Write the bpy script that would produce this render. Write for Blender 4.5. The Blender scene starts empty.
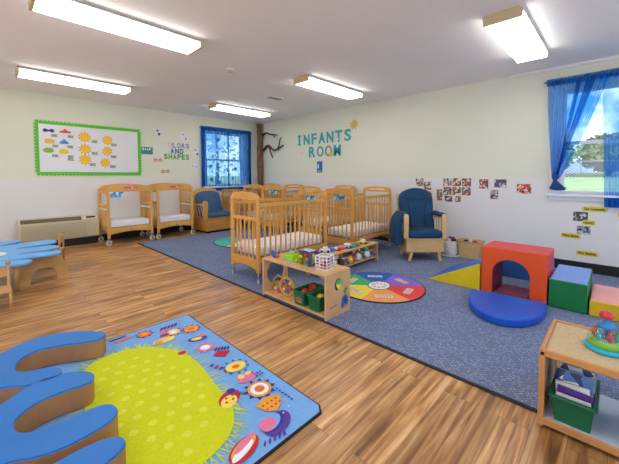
import bpy, bmesh, math, random
from mathutils import Vector, Matrix
PI = math.pi
R = random.Random(7)
C = bpy.context.scene.collection

# ------------------------------------------------------------------ colours and materials
def col(h):
    h = h.lstrip('#')
    v = [int(h[i:i+2], 16)/255 for i in (0, 2, 4)]
    return tuple((x/12.92 if x <= .04045 else ((x+.055)/1.055)**2.4) for x in v) + (1,)

MATS = {}
def mat(h, rough=.6, noise=0, scale=8, metal=0, bump=0, bscale=60, name=None, coat=0, stretch=(1, 1, 1), spec=.5):
    key = (h, rough, noise, scale, metal, bump, bscale, coat, stretch, spec)
    if key in MATS: return MATS[key]
    m = bpy.data.materials.new(name or 'surface_' + h.strip('#'))
    m.use_nodes = True
    nt = m.node_tree; b = nt.nodes['Principled BSDF']
    b.inputs['Roughness'].default_value = rough; b.inputs['Metallic'].default_value = metal
    b.inputs['Coat Weight'].default_value = coat
    b.inputs['Specular IOR Level'].default_value = spec
    c = col(h); b.inputs['Base Color'].default_value = c
    if noise or bump:
        tc = nt.nodes.new('ShaderNodeTexCoord'); mp = nt.nodes.new('ShaderNodeMapping')
        mp.inputs['Scale'].default_value = stretch
        nt.links.new(tc.outputs['Object'], mp.inputs[0])
    if noise:
        n = nt.nodes.new('ShaderNodeTexNoise'); n.inputs['Scale'].default_value = scale; n.inputs['Detail'].default_value = 5
        nt.links.new(mp.outputs[0], n.inputs['Vector'])
        r = nt.nodes.new('ShaderNodeValToRGB')
        r.color_ramp.elements[0].position = .3; r.color_ramp.elements[1].position = .7
        r.color_ramp.elements[0].color = tuple(x*(1-noise) for x in c[:3]) + (1,)
        r.color_ramp.elements[1].color = tuple(min(1, x*(1+noise)) for x in c[:3]) + (1,)
        nt.links.new(n.outputs['Fac'], r.inputs[0]); nt.links.new(r.outputs[0], b.inputs['Base Color'])
    if bump:
        n = nt.nodes.new('ShaderNodeTexNoise'); n.inputs['Scale'].default_value = bscale; n.inputs['Detail'].default_value = 3
        nt.links.new(mp.outputs[0], n.inputs['Vector'])
        bp = nt.nodes.new('ShaderNodeBump'); bp.inputs['Strength'].default_value = bump; bp.inputs['Distance'].default_value = .01
        nt.links.new(n.outputs['Fac'], bp.inputs['Height']); nt.links.new(bp.outputs[0], b.inputs['Normal'])
    MATS[key] = m
    return m

def emis(h, s):
    m = bpy.data.materials.new('lit_diffuser'); m.use_nodes = True
    b = m.node_tree.nodes['Principled BSDF']
    b.inputs['Base Color'].default_value = col('#ffffff')
    b.inputs['Emission Color'].default_value = col(h); b.inputs['Emission Strength'].default_value = s
    return m

def sheer(h, dense, hband):
    m = bpy.data.materials.new('sheer_voile'); m.use_nodes = True
    nt = m.node_tree; nt.nodes.clear()
    out = nt.nodes.new('ShaderNodeOutputMaterial')
    tr = nt.nodes.new('ShaderNodeBsdfTransparent'); tr.inputs[0].default_value = (.72, .92, 1, 1)
    df = nt.nodes.new('ShaderNodeBsdfDiffuse'); df.inputs[0].default_value = col(h)
    tl = nt.nodes.new('ShaderNodeBsdfTranslucent'); tl.inputs[0].default_value = col(hband)
    a = nt.nodes.new('ShaderNodeMixShader'); a.inputs[0].default_value = .35
    nt.links.new(df.outputs[0], a.inputs[1]); nt.links.new(tl.outputs[0], a.inputs[2])
    mx = nt.nodes.new('ShaderNodeMixShader')
    lw = nt.nodes.new('ShaderNodeLayerWeight'); lw.inputs[0].default_value = .35
    mr = nt.nodes.new('ShaderNodeMapRange')
    mr.inputs['To Min'].default_value = dense; mr.inputs['To Max'].default_value = 1
    nt.links.new(lw.outputs['Facing'], mr.inputs['Value'])
    nt.links.new(mr.outputs[0], mx.inputs[0])
    nt.links.new(tr.outputs[0], mx.inputs[1]); nt.links.new(a.outputs[0], mx.inputs[2])
    nt.links.new(mx.outputs[0], out.inputs[0])
    return m

def clear(h='#ffffff', mixv=.12, rough=.05):
    m = bpy.data.materials.new('clear_plastic'); m.use_nodes = True
    nt = m.node_tree; nt.nodes.clear()
    out = nt.nodes.new('ShaderNodeOutputMaterial')
    tr = nt.nodes.new('ShaderNodeBsdfTransparent'); tr.inputs[0].default_value = col(h)
    gl = nt.nodes.new('ShaderNodeBsdfGlossy'); gl.inputs['Roughness'].default_value = rough
    mx = nt.nodes.new('ShaderNodeMixShader'); mx.inputs[0].default_value = mixv
    nt.links.new(tr.outputs[0], mx.inputs[1]); nt.links.new(gl.outputs[0], mx.inputs[2]); nt.links.new(mx.outputs[0], out.inputs[0])
    return m

def floor_mat():
    m = bpy.data.materials.new('vinyl_planks'); m.use_nodes = True
    nt = m.node_tree; b = nt.nodes['Principled BSDF']; N = nt.nodes.new; L = nt.links.new
    tc = N('ShaderNodeTexCoord')
    br = N('ShaderNodeTexBrick')
    br.offset = .37; br.offset_frequency = 2
    br.inputs['Scale'].default_value = 1; br.inputs['Brick Width'].default_value = 1.1; br.inputs['Row Height'].default_value = .135
    br.inputs['Mortar Size'].default_value = .0014; br.inputs['Mortar Smooth'].default_value = .3; br.inputs['Bias'].default_value = 0
    br.inputs['Color1'].default_value = (.08, .08, .08, 1); br.inputs['Color2'].default_value = (.92, .92, .92, 1); br.inputs['Mortar'].default_value = (0, 0, 0, 1)
    L(tc.outputs['Object'], br.inputs['Vector'])
    # offset the grain by plank
    cm = N('ShaderNodeCombineXYZ')
    mul = N('ShaderNodeMath'); mul.operation = 'MULTIPLY'; mul.inputs[1].default_value = 37
    L(br.outputs['Color'], mul.inputs[0]); L(mul.outputs[0], cm.inputs[0]); L(mul.outputs[0], cm.inputs[1])
    ad = N('ShaderNodeVectorMath'); ad.operation = 'ADD'
    L(tc.outputs['Object'], ad.inputs[0]); L(cm.outputs[0], ad.inputs[1])
    mp = N('ShaderNodeMapping'); mp.inputs['Scale'].default_value = (1.1, 20, 1)
    L(ad.outputs[0], mp.inputs[0])
    n = N('ShaderNodeTexNoise'); n.inputs['Scale'].default_value = 1.6; n.inputs['Detail'].default_value = 7; n.inputs['Distortion'].default_value = .8
    L(mp.outputs[0], n.inputs['Vector'])
    mp2 = N('ShaderNodeMapping'); mp2.inputs['Scale'].default_value = (2.2, 6, 1)
    L(ad.outputs[0], mp2.inputs[0])
    n2 = N('ShaderNodeTexNoise'); n2.inputs['Scale'].default_value = 1.2; n2.inputs['Detail'].default_value = 3
    L(mp2.outputs[0], n2.inputs['Vector'])
    r = N('ShaderNodeValToRGB'); e = r.color_ramp.elements
    e[0].position = .34; e[0].color = col('#6b4524'); e[1].position = .68; e[1].color = col('#eac592')
    for p, h in ((.44, '#a67442'), (.55, '#cc9a5f')):
        k = e.new(p); k.color = col(h)
    mixf = N('ShaderNodeMath'); mixf.operation = 'MULTIPLY_ADD'
    mixf.inputs[1].default_value = .34; L(n2.outputs['Fac'], mixf.inputs[0])
    m2 = N('ShaderNodeMath'); m2.operation = 'MULTIPLY'; m2.inputs[1].default_value = .66
    L(n.outputs['Fac'], m2.inputs[0]); L(m2.outputs[0], mixf.inputs[2])
    L(mixf.outputs[0], r.inputs[0])
    # plank tone
    hsv = N('ShaderNodeHueSaturation')
    mr = N('ShaderNodeMapRange'); mr.inputs['To Min'].default_value = .72; mr.inputs['To Max'].default_value = 1.18
    L(br.outputs['Color'], mr.inputs['Value']); L(mr.outputs[0], hsv.inputs['Value']); L(r.outputs[0], hsv.inputs['Color'])
    # dark knots
    vo = N('ShaderNodeTexVoronoi'); vo.inputs['Scale'].default_value = 3.4
    mp3 = N('ShaderNodeMapping'); mp3.inputs['Scale'].default_value = (.7, 1.5, 1); L(tc.outputs['Object'], mp3.inputs[0]); L(mp3.outputs[0], vo.inputs['Vector'])
    kr = N('ShaderNodeMapRange'); kr.inputs['From Min'].default_value = .02; kr.inputs['From Max'].default_value = .07
    kr.inputs['To Min'].default_value = .45; kr.inputs['To Max'].default_value = 1
    L(vo.outputs['Distance'], kr.inputs['Value'])
    km = N('ShaderNodeMix'); km.data_type = 'RGBA'; km.blend_type = 'MULTIPLY'; km.inputs[0].default_value = 1
    L(hsv.outputs[0], km.inputs[6]); L(kr.outputs[0], km.inputs[7])
    # seams
    sm = N('ShaderNodeMix'); sm.data_type = 'RGBA'
    L(br.outputs['Fac'], sm.inputs[0]); L(km.outputs[2], sm.inputs[6]); sm.inputs[7].default_value = col('#7a522e')
    L(sm.outputs[2], b.inputs['Base Color'])
    b.inputs['Roughness'].default_value = .33
    b.inputs['Specular IOR Level'].default_value = .6
    bp = N('ShaderNodeBump'); bp.inputs['Strength'].default_value = .12; bp.inputs['Distance'].default_value = .004
    L(n.outputs['Fac'], bp.inputs['Height']); L(bp.outputs[0], b.inputs['Normal'])
    return m

def carpet_mat():
    m = bpy.data.materials.new('woven_blue_carpet'); m.use_nodes = True
    nt = m.node_tree; b = nt.nodes['Principled BSDF']; N = nt.nodes.new; L = nt.links.new
    tc = N('ShaderNodeTexCoord')
    mp = N('ShaderNodeMapping'); mp.inputs['Rotation'].default_value = (0, 0, .78); L(tc.outputs['Object'], mp.inputs[0])
    vo = N('ShaderNodeTexVoronoi'); vo.inputs['Scale'].default_value = 52; vo.inputs['Randomness'].default_value = .25
    L(mp.outputs[0], vo.inputs['Vector'])
    r = N('ShaderNodeValToRGB'); e = r.color_ramp.elements
    e[0].position = .12; e[0].color = col('#c0c7d4'); e[1].position = .55; e[1].color = col('#6b799b')
    L(vo.outputs['Distance'], r.inputs[0])
    n = N('ShaderNodeTexNoise'); n.inputs['Scale'].default_value = 2.5; n.inputs['Detail'].default_value = 6; L(tc.outputs['Object'], n.inputs['Vector'])
    mr = N('ShaderNodeMapRange'); mr.inputs['To Min'].default_value = .85; mr.inputs['To Max'].default_value = 1.15; L(n.outputs['Fac'], mr.inputs['Value'])
    h = N('ShaderNodeHueSaturation'); L(mr.outputs[0], h.inputs['Value']); L(r.outputs[0], h.inputs['Color']); L(h.outputs[0], b.inputs['Base Color'])
    b.inputs['Roughness'].default_value = .95; b.inputs['Specular IOR Level'].default_value = .1
    bp = N('ShaderNodeBump'); bp.inputs['Strength'].default_value = .4; bp.inputs['Distance'].default_value = .004
    L(vo.outputs['Distance'], bp.inputs['Height']); L(bp.outputs[0], b.inputs['Normal'])
    return m

def photo_mat(seed, hues=None, scale=22):
    m = bpy.data.materials.new('printed_photo'); m.use_nodes = True
    nt = m.node_tree; b = nt.nodes['Principled BSDF']; N = nt.nodes.new; L = nt.links.new
    tc = N('ShaderNodeTexCoord'); mp = N('ShaderNodeMapping'); mp.inputs['Location'].default_value = (seed*3.1, seed*1.7, seed)
    L(tc.outputs['Object'], mp.inputs[0])
    vo = N('ShaderNodeTexVoronoi'); vo.inputs['Scale'].default_value = scale; L(mp.outputs[0], vo.inputs['Vector'])
    sp = N('ShaderNodeSeparateColor'); L(vo.outputs['Color'], sp.inputs[0])
    r = N('ShaderNodeValToRGB'); r.color_ramp.interpolation = 'CONSTANT'
    hs = hues or ['#2a2430', '#b5433a', '#e2c9b0', '#3a62a8', '#8c5a3c', '#e8e2da', '#d49a3c', '#5c7a4a']
    e = r.color_ramp.elements
    e[0].position = 0; e[0].color = col(hs[0]); e[1].position = 1/len(hs); e[1].color = col(hs[1])
    for i, h in enumerate(hs[2:], 2):
        k = e.new(i/len(hs)); k.color = col(h)
    L(sp.outputs[0], r.inputs[0]); L(r.outputs[0], b.inputs['Base Color']); b.inputs['Roughness'].default_value = .4
    return m

# ------------------------------------------------------------------ mesh builder
def catmull(pts, n=5, closed=True):
    out = []; k = len(pts)
    for i in range(k if closed else k-1):
        g = (lambda j: Vector(pts[j % k])) if closed else (lambda j: Vector(pts[max(0, min(k-1, j))]))
        a, b, c, d = g(i-1), g(i), g(i+1), g(i+2)
        for s in range(n):
            t = s/n
            out.append(.5*((2*b)+(c-a)*t+(2*a-5*b+4*c-d)*t*t+(3*b-a-3*c+d)*t**3))
    if not closed: out.append(Vector(pts[-1]))
    return out

class MB:
    def __init__(s): s.bm = bmesh.new()
    def faces(s, vs, fs, mi=0, smooth=False):
        v = [s.bm.verts.new(p) for p in vs]
        out = []
        for f in fs:
            try: q = s.bm.faces.new([v[i] for i in f])
            except ValueError: continue
            q.material_index = mi; q.smooth = smooth; out.append(q)
        return out
    def box(s, x0, x1, y0, y1, z0, z1, mi=0, M=None):
        vs = [Vector((x, y, z)) for z in (z0, z1) for y in (y0, y1) for x in (x0, x1)]
        if M: vs = [M @ v for v in vs]
        return s.faces(vs, [(0, 2, 3, 1), (4, 5, 7, 6), (0, 1, 5, 4), (2, 6, 7, 3), (0, 4, 6, 2), (1, 3, 7, 5)], mi)
    def prism(s, pts, a, b, ax='z', mi=0, mtop=None, mside=None):
        # pts 2D outline, extruded a..b along ax (x: pts are y,z ; y: pts are x,z ; z: pts are x,y)
        f = {'x': lambda p, t: (t, p[0], p[1]), 'y': lambda p, t: (p[0], t, p[1]), 'z': lambda p, t: (p[0], p[1], t)}[ax]
        n = len(pts)
        A = [s.bm.verts.new(f(p, a)) for p in pts]; B = [s.bm.verts.new(f(p, b)) for p in pts]
        fa = s.bm.faces.new(A); fb = s.bm.faces.new(B); fa.material_index = mi; fb.material_index = mi if mtop is None else mtop
        for i in range(n):
            q = s.bm.faces.new((A[i], A[(i+1) % n], B[(i+1) % n], B[i])); q.material_index = mi if mside is None else mside
    def tube(s, pts, r, n=8, mi=0, caps=True, closed=False):
        pts = [Vector(p) for p in pts]; k = len(pts)
        rs = r if isinstance(r, (list, tuple)) else [r]*k
        rings = []; prev = None
        for i, p in enumerate(pts):
            if closed: t = (pts[(i+1) % k]-pts[i-1])
            else: t = (pts[min(i+1, k-1)]-pts[max(i-1, 0)])
            t.normalize()
            if prev is None:
                u = t.cross(Vector((0, 0, 1)))
                if u.length < .05: u = t.cross(Vector((1, 0, 0)))
            else: u = prev-t*prev.dot(t)
            u.normalize(); prev = u; w = t.cross(u)
            rings.append([s.bm.verts.new(p+(u*math.cos(2*PI*j/n)+w*math.sin(2*PI*j/n))*rs[i]) for j in range(n)])
        for i in range(k if closed else k-1):
            a, b = rings[i], rings[(i+1) % k]
            for j in range(n):
                q = s.bm.faces.new((a[j], a[(j+1) % n], b[(j+1) % n], b[j])); q.smooth = True; q.material_index = mi
        if caps and not closed:
            for g in (rings[0][::-1], rings[-1]):
                q = s.bm.faces.new(g); q.material_index = mi
    def cyl(s, p, q, r, n=20, mi=0, r2=None): s.tube([p, q], [r, r if r2 is None else r2], n, mi)
    def lathe(s, prof, c=(0, 0, 0), n=28, mi=0, ax='z'):
        c = Vector(c); rings = []
        for r, z in prof:
            ring = []
            for j in range(n):
                a = 2*PI*j/n
                v = (r*math.cos(a), r*math.sin(a), z) if ax == 'z' else ((z, r*math.cos(a), r*math.sin(a)) if ax == 'x' else (r*math.cos(a), z, r*math.sin(a)))
                ring.append(s.bm.verts.new(c+Vector(v)))
            rings.append(ring)
        for a, b in zip(rings, rings[1:]):
            for j in range(n):
                q = s.bm.faces.new((a[j], a[(j+1) % n], b[(j+1) % n], b[j])); q.smooth = True; q.material_index = mi
        for g in (rings[0][::-1], rings[-1]):
            q = s.bm.faces.new(g); q.material_index = mi
    def ball(s, c, r, mi=0, sc=(1, 1, 1), n=14):
        M = Matrix.Translation(c) @ Matrix.Diagonal((*sc, 1))
        g = bmesh.ops.create_uvsphere(s.bm, u_segments=n, v_segments=max(6, n//2+2), radius=r, matrix=M)
        for v in g['verts']:
            for f in v.link_faces: f.material_index = mi; f.smooth = True
    def disc(s, pts, z, mi=0):
        q = s.bm.faces.new([s.bm.verts.new((p[0], p[1], z)) for p in pts]); q.material_index = mi
        if q.normal.z < 0 or (q.normal_update() or q.normal.z < 0): q.normal_flip()
    def build(s, name, mats, parent=None, bevel=0, seg=2, smooth=False, subsurf=0, fix=True):
        if fix: bmesh.ops.recalc_face_normals(s.bm, faces=[f for f in s.bm.faces])
        me = bpy.data.meshes.new(name); s.bm.to_mesh(me); s.bm.free()
        o = bpy.data.objects.new(name, me); C.objects.link(o)
        for m in (mats if isinstance(mats, (list, tuple)) else [mats]): me.materials.append(m)
        if smooth:
            for p in me.polygons: p.use_smooth = True
        if parent: o.parent = parent
        if bevel:
            b = o.modifiers.new('bevel', 'BEVEL'); b.width = bevel; b.segments = seg; b.limit_method = 'ANGLE'; b.angle_limit = .6
            b.harden_normals = False
        if subsurf:
            b = o.modifiers.new('sub', 'SUBSURF'); b.levels = subsurf; b.render_levels = subsurf
        return o

def thing(name, label, cat, loc=(0, 0, 0), rz=0, group=None, M=None):
    o = bpy.data.objects.new(name, None); C.objects.link(o)
    o.empty_display_size = .1
    if M: o.matrix_world = M
    else: o.location = loc; o.rotation_euler = (0, 0, rz)
    o['label'] = label; o['category'] = cat
    if group: o['group'] = group
    return o
def tag(o, label, cat, group=None, loc=None, rz=0, M=None):
    o['label'] = label; o['category'] = cat
    if group: o['group'] = group
    if M: o.matrix_world = M
    elif loc is not None: o.location = loc; o.rotation_euler = (0, 0, rz)
    return o
def struct(o): o['kind'] = 'structure'; return o
def dup(root, loc, rz=0, label=None, group=None, M=None):
    r = root.copy(); C.objects.link(r)
    if M: r.matrix_world = M
    else: r.location = loc; r.rotation_euler = (0, 0, rz)
    if label: r['label'] = label
    if group: r['group'] = group
    for ch in list(root.children):
        c = ch.copy(); C.objects.link(c); c.parent = r
        for g in list(ch.children):
            d = g.copy(); C.objects.link(d); d.parent = c
    return r

XW, YW, H = 5.268, 7.082, 2.635
def RW(y, z, w=0): # frame on the right wall: local x -> -Y, local y -> up, local z -> into the room
    return Matrix(((0, 0, -1, XW-.012-w), (-1, 0, 0, y), (0, 1, 0, z), (0, 0, 0, 1)))
def RWU(y, z, w=.0005):
    return Matrix(((0, 0, -1, XW-w), (-1, 0, 0, y), (0, 1, 0, z), (0, 0, 0, 1)))
def BW(x, z, w=.0005): # frame on the board wall: local x -> +X
    return Matrix(((1, 0, 0, x), (0, 0, -1, YW-w), (0, 1, 0, z), (0, 0, 0, 1)))
def text_mesh(body, size, ext=.002, off=0, name='lettering', align='CENTER', space=1):
    cu = bpy.data.curves.new('t', 'FONT'); cu.body = body; cu.size = size; cu.extrude = ext; cu.offset = off
    cu.align_x = align; cu.align_y = 'CENTER'; cu.space_character = space; cu.resolution_u = 4
    o = bpy.data.objects.new('t', cu); C.objects.link(o)
    bpy.context.view_layer.update()
    me = bpy.data.meshes.new_from_object(o.evaluated_get(bpy.context.evaluated_depsgraph_get()))
    bpy.data.objects.remove(o); bpy.data.curves.remove(cu); me.name = name
    return me

# ------------------------------------------------------------------ palette
CRIB = mat('#dba04a', .38, .14, 3, stretch=(1, 1, .35), coat=.15)
CRIB2 = mat('#dfa652', .38, .14, 3, stretch=(1, 1, .35), coat=.15)
BIRCH = mat('#d9ae76', .45, .12, 4, stretch=(1, 3, 3))
BIRCHE = mat('#b98349', .5, .15, 30)
GLIDER = mat('#dcb577', .42, .12, 5, stretch=(1, 1, 3))
WHITE = mat('#eceae6', .55)
TRIM = mat('#e9eaec', .45)
SHEET = mat('#eeeef0', .9, .03, 12, bump=.5, bscale=9)
STEEL = mat('#b9bcc0', .3, metal=1)
BLACK = mat('#17171a', .6)
RUBBER = mat('#d9d9d6', .5)

# ------------------------------------------------------------------ room shell
X0, Y0, T = -2.6, -2.6, .14
o = MB(); o.box(X0, XW, Y0, YW, -.1, 0); struct(o.build('floor', floor_mat()))
o = MB(); o.box(X0-T, XW+T, Y0-T, YW+T, H, H+.12); struct(o.build('ceiling', mat('#f6f5f5', .9, .01, 2)))
UP = mat('#dfe2d0', .75, .012, 2); LOW = mat('#e4e2df', .5, .012, 3)
def holed(mb, ax, a0, a1, z0, z1, hole, p0, p1):
    def bx(u0, u1, w0, w1):
        if u1-u0 < 1e-4 or w1-w0 < 1e-4: return
        if ax == 'x': mb.box(p0, p1, u0, u1, w0, w1)
        else: mb.box(u0, u1, p0, p1, w0, w1)
    h0, h1, k0, k1 = hole
    k0c, k1c = max(z0, min(k0, z1)), max(z0, min(k1, z1))
    bx(a0, h0, z0, z1); bx(h1, a1, z0, z1); bx(h0, h1, z0, k0c); bx(h0, h1, k1c, z1)
HL = (-1.6, 5.2, .35, 2.35); HF = (-1.8, 4.4, .35, 2.35)  # unseen wall openings added to let in daylight and even out the light
HR = (-.62, .575, .985, 2.34); HB = (3.74, 4.80, .985, 2.32)
o = MB(); holed(o, 'x', Y0-T, YW+T, -.1, H, HR, XW, XW+T); struct(o.build('wall_right', UP))
o = MB(); holed(o, 'y', X0, XW, -.1, H, HB, YW, YW+T); struct(o.build('wall_back', UP))
o = MB(); holed(o, 'x', Y0-T, YW+T, -.1, H, HL, X0-T, X0); struct(o.build('wall_left', UP))
o = MB(); holed(o, 'y', X0, XW, -.1, H, HF, Y0-T, Y0); struct(o.build('wall_front', UP))
WZ = 1.19
o = MB(); holed(o, 'x', Y0, YW-.012, 0, WZ, (HR[0]-.09, HR[1]+.09, .955, 2.4), XW-.012, XW-.0002); struct(o.build('trim_1', LOW))
o = MB(); holed(o, 'y', X0, XW-.012, 0, WZ, (HB[0]-.09, HB[1]+.09, .955, 2.4), YW-.012, YW-.0002); struct(o.build('trim_2', LOW))
o = MB(); o.box(XW-.026, XW-.0122, Y0, YW-.026, 0, .13); struct(o.build('baseboard_right', BLACK, bevel=.003))
o = MB(); o.box(X0, XW-.026, YW-.026, YW-.0122, 0, .13); struct(o.build('baseboard_back', BLACK, bevel=.003))
o = MB(); o.box(XW-.018, XW-.0005, Y0, 1.15, H-.035, H-.0005); struct(o.build('trim_3', TRIM, bevel=.003))

def make_window(name, hole, ax):
    # local: u along the wall, z up, d = depth into the wall ; returns structure root
    u0, u1, z0, z1 = hole
    def bx(mb, a0, a1, d0, d1, w0, w1):
        if ax == 'x': mb.box(XW+d0, XW+d1, a0, a1, w0, w1)
        else: mb.box(a0, a1, YW+d0, YW+d1, w0, w1)
    c = .085; m = MB()
    bx(m, u0-c, u0, -.022, .0, z0, z1+c); bx(m, u1, u1+c, -.022, 0, z0, z1+c); bx(m, u0, u1, -.022, 0, z1, z1+c)
    bx(m, u0, u0+.02, 0, T, z0, z1); bx(m, u1-.02, u1, 0, T, z0, z1); bx(m, u0+.02, u1-.02, 0, T, z1-.02, z1)
    root = struct(m.build(name, TRIM, bevel=.003))
    m = MB(); bx(m, u0-c-.03, u1+c+.03, -.07, T, z0-.03, z0)
    bx(m, u0-c, u1+c, -.028, -.012, z0-.085, z0-.03)
    m.build('window_sill', TRIM, root, bevel=.004)
    zm = (z0+z1)/2-.02; f = .04
    m = MB()
    for w0, w1, d in ((z0, zm+.02, .05), (zm-.02, z1-.02, .085)):
        bx(m, u0+.02, u0+.02+f, d, d+.03, w0, w1); bx(m, u1-.02-f, u1-.02, d, d+.03, w0, w1)
        bx(m, u0+.02+f, u1-.02-f, d, d+.03, w0, w0+f); bx(m, u0+.02+f, u1-.02-f, d, d+.03, w1-f, w1)
    m.build('window_frame', TRIM, root)
    m = MB()
    for w0, w1, d in ((z0, zm+.02, .065), (zm-.02, z1-.02, .10)):
        bx(m, u0+.02+f, u1-.02-f, d, d+.004, w0+f, w1-f)
    m.build('glass', clear('#f4faff', .05), root)
    return root
make_window('window_1', HB, 'y'); make_window('window_2', HR, 'x')

# ------------------------------------------------------------------ carpet
m = MB(); m.box(1.97, XW-.03, -2.4, 6.27, .0005, .010)
carpet = tag(m.build('area_carpet', carpet_mat()), 'large blue woven carpet covering the right side of the wooden floor', 'carpet')
m = MB(); m.box(1.948, 1.972, -2.4, 6.292, .0005, .0102); m.box(1.972, XW-.03, 6.268, 6.292, .0005, .0102)
m.build('binding', mat('#23262e', .8), carpet, bevel=.003)
ZC = .0105

# ------------------------------------------------------------------ ceiling lights
LM = emis('#fffaf4', 6.0)
def light(loc, label):
    t = thing('ceiling_light', label, 'ceiling light', loc, 0, 'fluorescent ceiling lights')
    m = MB(); m.prism([(-.10, -.0005), (.10, -.0005), (.152, -.03), (.152, -.038), (-.152, -.038), (-.152, -.03)], -.64, .64, 'x'); m.build('housing', WHITE, t, bevel=.003)
    m = MB(); m.prism([(-.148, -.038), (.148, -.038), (.140, -.085), (-.140, -.085)], -.64, .64, 'x'); m.build('diffuser', LM, t, bevel=.008)
    cream = mat('#cdbb93', .6)
    for s in (-1, 1):
        m = MB(); m.prism([(-.12, -.001), (.12, -.001), (.153, -.03), (.145, -.088), (-.145, -.088), (-.153, -.03)], s*.64, s*.665, 'x'); m.build('end_cap', cream, t, bevel=.003)
    return t
L0 = light((.97, 3.27, H), 'large bright ceiling light at the top left, closest to the left side')
for x, y, lb in ((1.02, 5.64, 'far left ceiling light above the green-bordered bulletin board'),
                 (3.82, 5.69, 'small far ceiling light near the corner with the tree trunk'),
                 (3.85, 3.27, 'ceiling light in the middle of the ceiling above the gliding chair side'),
                 (3.82, .76, 'ceiling light at the top right near the right window'),
                 (.97, .76, 'added unseen ceiling light directly overhead of the viewer'),  # this and the following lamps are unseen, added to light the room evenly
                 (.97, -1.6, 'added unseen ceiling light behind the viewer, right one'),
                 (3.82, -1.6, 'added unseen ceiling light behind the viewer by the right wall'),
                 (-1.5, .76, 'added unseen ceiling light off to the left side, near one'),
                 (-1.5, 3.27, 'added unseen ceiling light off to the left side, middle one'),
                 (-1.5, 5.64, 'added unseen ceiling light off to the left side, far one')):
    dup(L0, (x, y, H), 0, lb)
t = thing('smoke_detector', 'small round white smoke detector on the ceiling', 'smoke detector', (2.34, 3.72, H))
m = MB(); m.lathe([(.055, -.0005), (.055, -.012), (.045, -.02)]); m.build('base', WHITE, t)
m = MB(); m.lathe([(.035, -.02), (.033, -.036), (.012, -.04)]); m.build('sensor', mat('#c9c9c6', .5), t)
t = thing('ceiling_vent', 'small narrow white vent on the ceiling near the corner', 'vent', (3.72, 4.48, H), -.1)
m = MB(); m.box(-.16, .16, -.07, .07, -.012, -.0005); m.build('frame', WHITE, t, bevel=.003)
m = MB()
for i in range(5): m.box(-.14, .14, -.055+i*.024, -.045+i*.024, -.018, -.012)
m.build('louvres', mat('#9b9a96', .5), t)

# ------------------------------------------------------------------ cribs
def arch(w, zlo, zs, zt, n=12, inset=0):
    # arched board outline in (y,z): y from 0..w, springing at zs, top zt, bottom zlo
    pts = [(inset, zlo), (w-inset, zlo), (w-inset, zs-.0)]
    r = .05
    for i in range(n+1):
        a = i/n; y = (w-inset)-(w-2*inset)*a
        k = 1-(2*a-1)**2
        e = min(1, min(a, 1-a)/.09)
        pts.append((y, zs+(.035*math.sin(e*PI/2))+(zt-zs-.035)*k**.8 if zt-zs > .035 else zs+(zt-zs)*k))
    pts.append((inset, zs))
    out = []
    for p in pts:
        if not out or (abs(p[0]-out[-1][0])+abs(p[1]-out[-1][1])) > 1e-4: out.append(p)
    return out
def arch_board(m, w, x0, x1, zlo, zs, zt, slot):
    P = arch(w, zlo, zs, zt)
    if not slot:
        m.prism(P, x0, x1, 'x'); return
    a, b, s0, s1, c = w*.22, w*.78, .972, .995, w/2
    top = [p for p in P if p[1] > zlo+1e-5]
    rt = [p for p in top if p[0] > c+1e-4]; lf = [p for p in top if p[0] < c-1e-4]
    m.prism([(c, zlo), (w, zlo)]+rt+[(c, zt), (c, s1), (b, s1), (b, s0), (c, s0)], x0, x1, 'x')
    m.prism([(c, zt)]+lf+[(0, zlo), (c, zlo), (c, s0), (a, s0), (a, s1), (c, s1)], x0, x1, 'x')
def caster(x, y, zt, parent, r=.035, loc=0):
    m = MB(); m.cyl((x, y, zt), (x, y, 2*r-.002), .007, 8); m.box(x-.006, x+.02, y-.016, y-.011, r-.004, 2*r+.006); m.box(x-.006, x+.02, y+.011, y+.016, r-.004, 2*r+.006)
    m.box(x-.006, x+.02, y-.016, y+.016, 2*r+.003, 2*r+.008)
    f = m.build('caster', STEEL, parent)
    m = MB(); m.lathe([(.003, -.010), (r*.9, -.010), (r, -.006), (r, .006), (r*.9, .010), (.003, .010)], (x+.012, y, r), 18, 0, 'y')
    m.lathe([(.002, -.0115), (r*.45, -.0115), (r*.45, .0115), (.002, .0115)], (x+.012, y, r), 12, 1, 'y'); m.build('wheel', [RUBBER, BLACK], f)
def end_panel(w, name, t, x, slot=True, low=False, wood=CRIB):
    m = MB(); th = .032; x0, x1 = x-th/2, x+th/2
    zt = .94
    for y0, y1 in ((0, .045), (w-.045, w)): m.box(x0, x1, y0, y1, .115, zt if not low else .90)
    if low: m.box(x0+.004, x1-.004, .045, w-.045, .86, .90)
    else: arch_board(m, w, x0, x1, .94, .962, 1.032, slot)
    m.box(x0+.004, x1-.004, .045, w-.045, .705, .745)
    n = 5; g = (w-.09)/(n+1)
    for i in range(n):
        y = .045+g*(i+1); m.box(x-.006, x+.006, y-.011, y+.011, .25, .705)
    k = 10
    bot = [(.045+(w-.09)*i/k, .145+.035*math.sin(PI*i/k)) for i in range(k+1)]
    m.prism(bot+[(w-.045, .27), (.045, .27)], x0+.003, x1-.003, 'x')
    p = m.build(name, wood, t, bevel=.005)
    # bolts
    m = MB()
    for y in (.10, w-.10): m.cyl((x-th/2-.001, y, .215), (x-th/2+.004, y, .215), .007, 8)
    m.build('bolt', STEEL, p)
    return p
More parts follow.
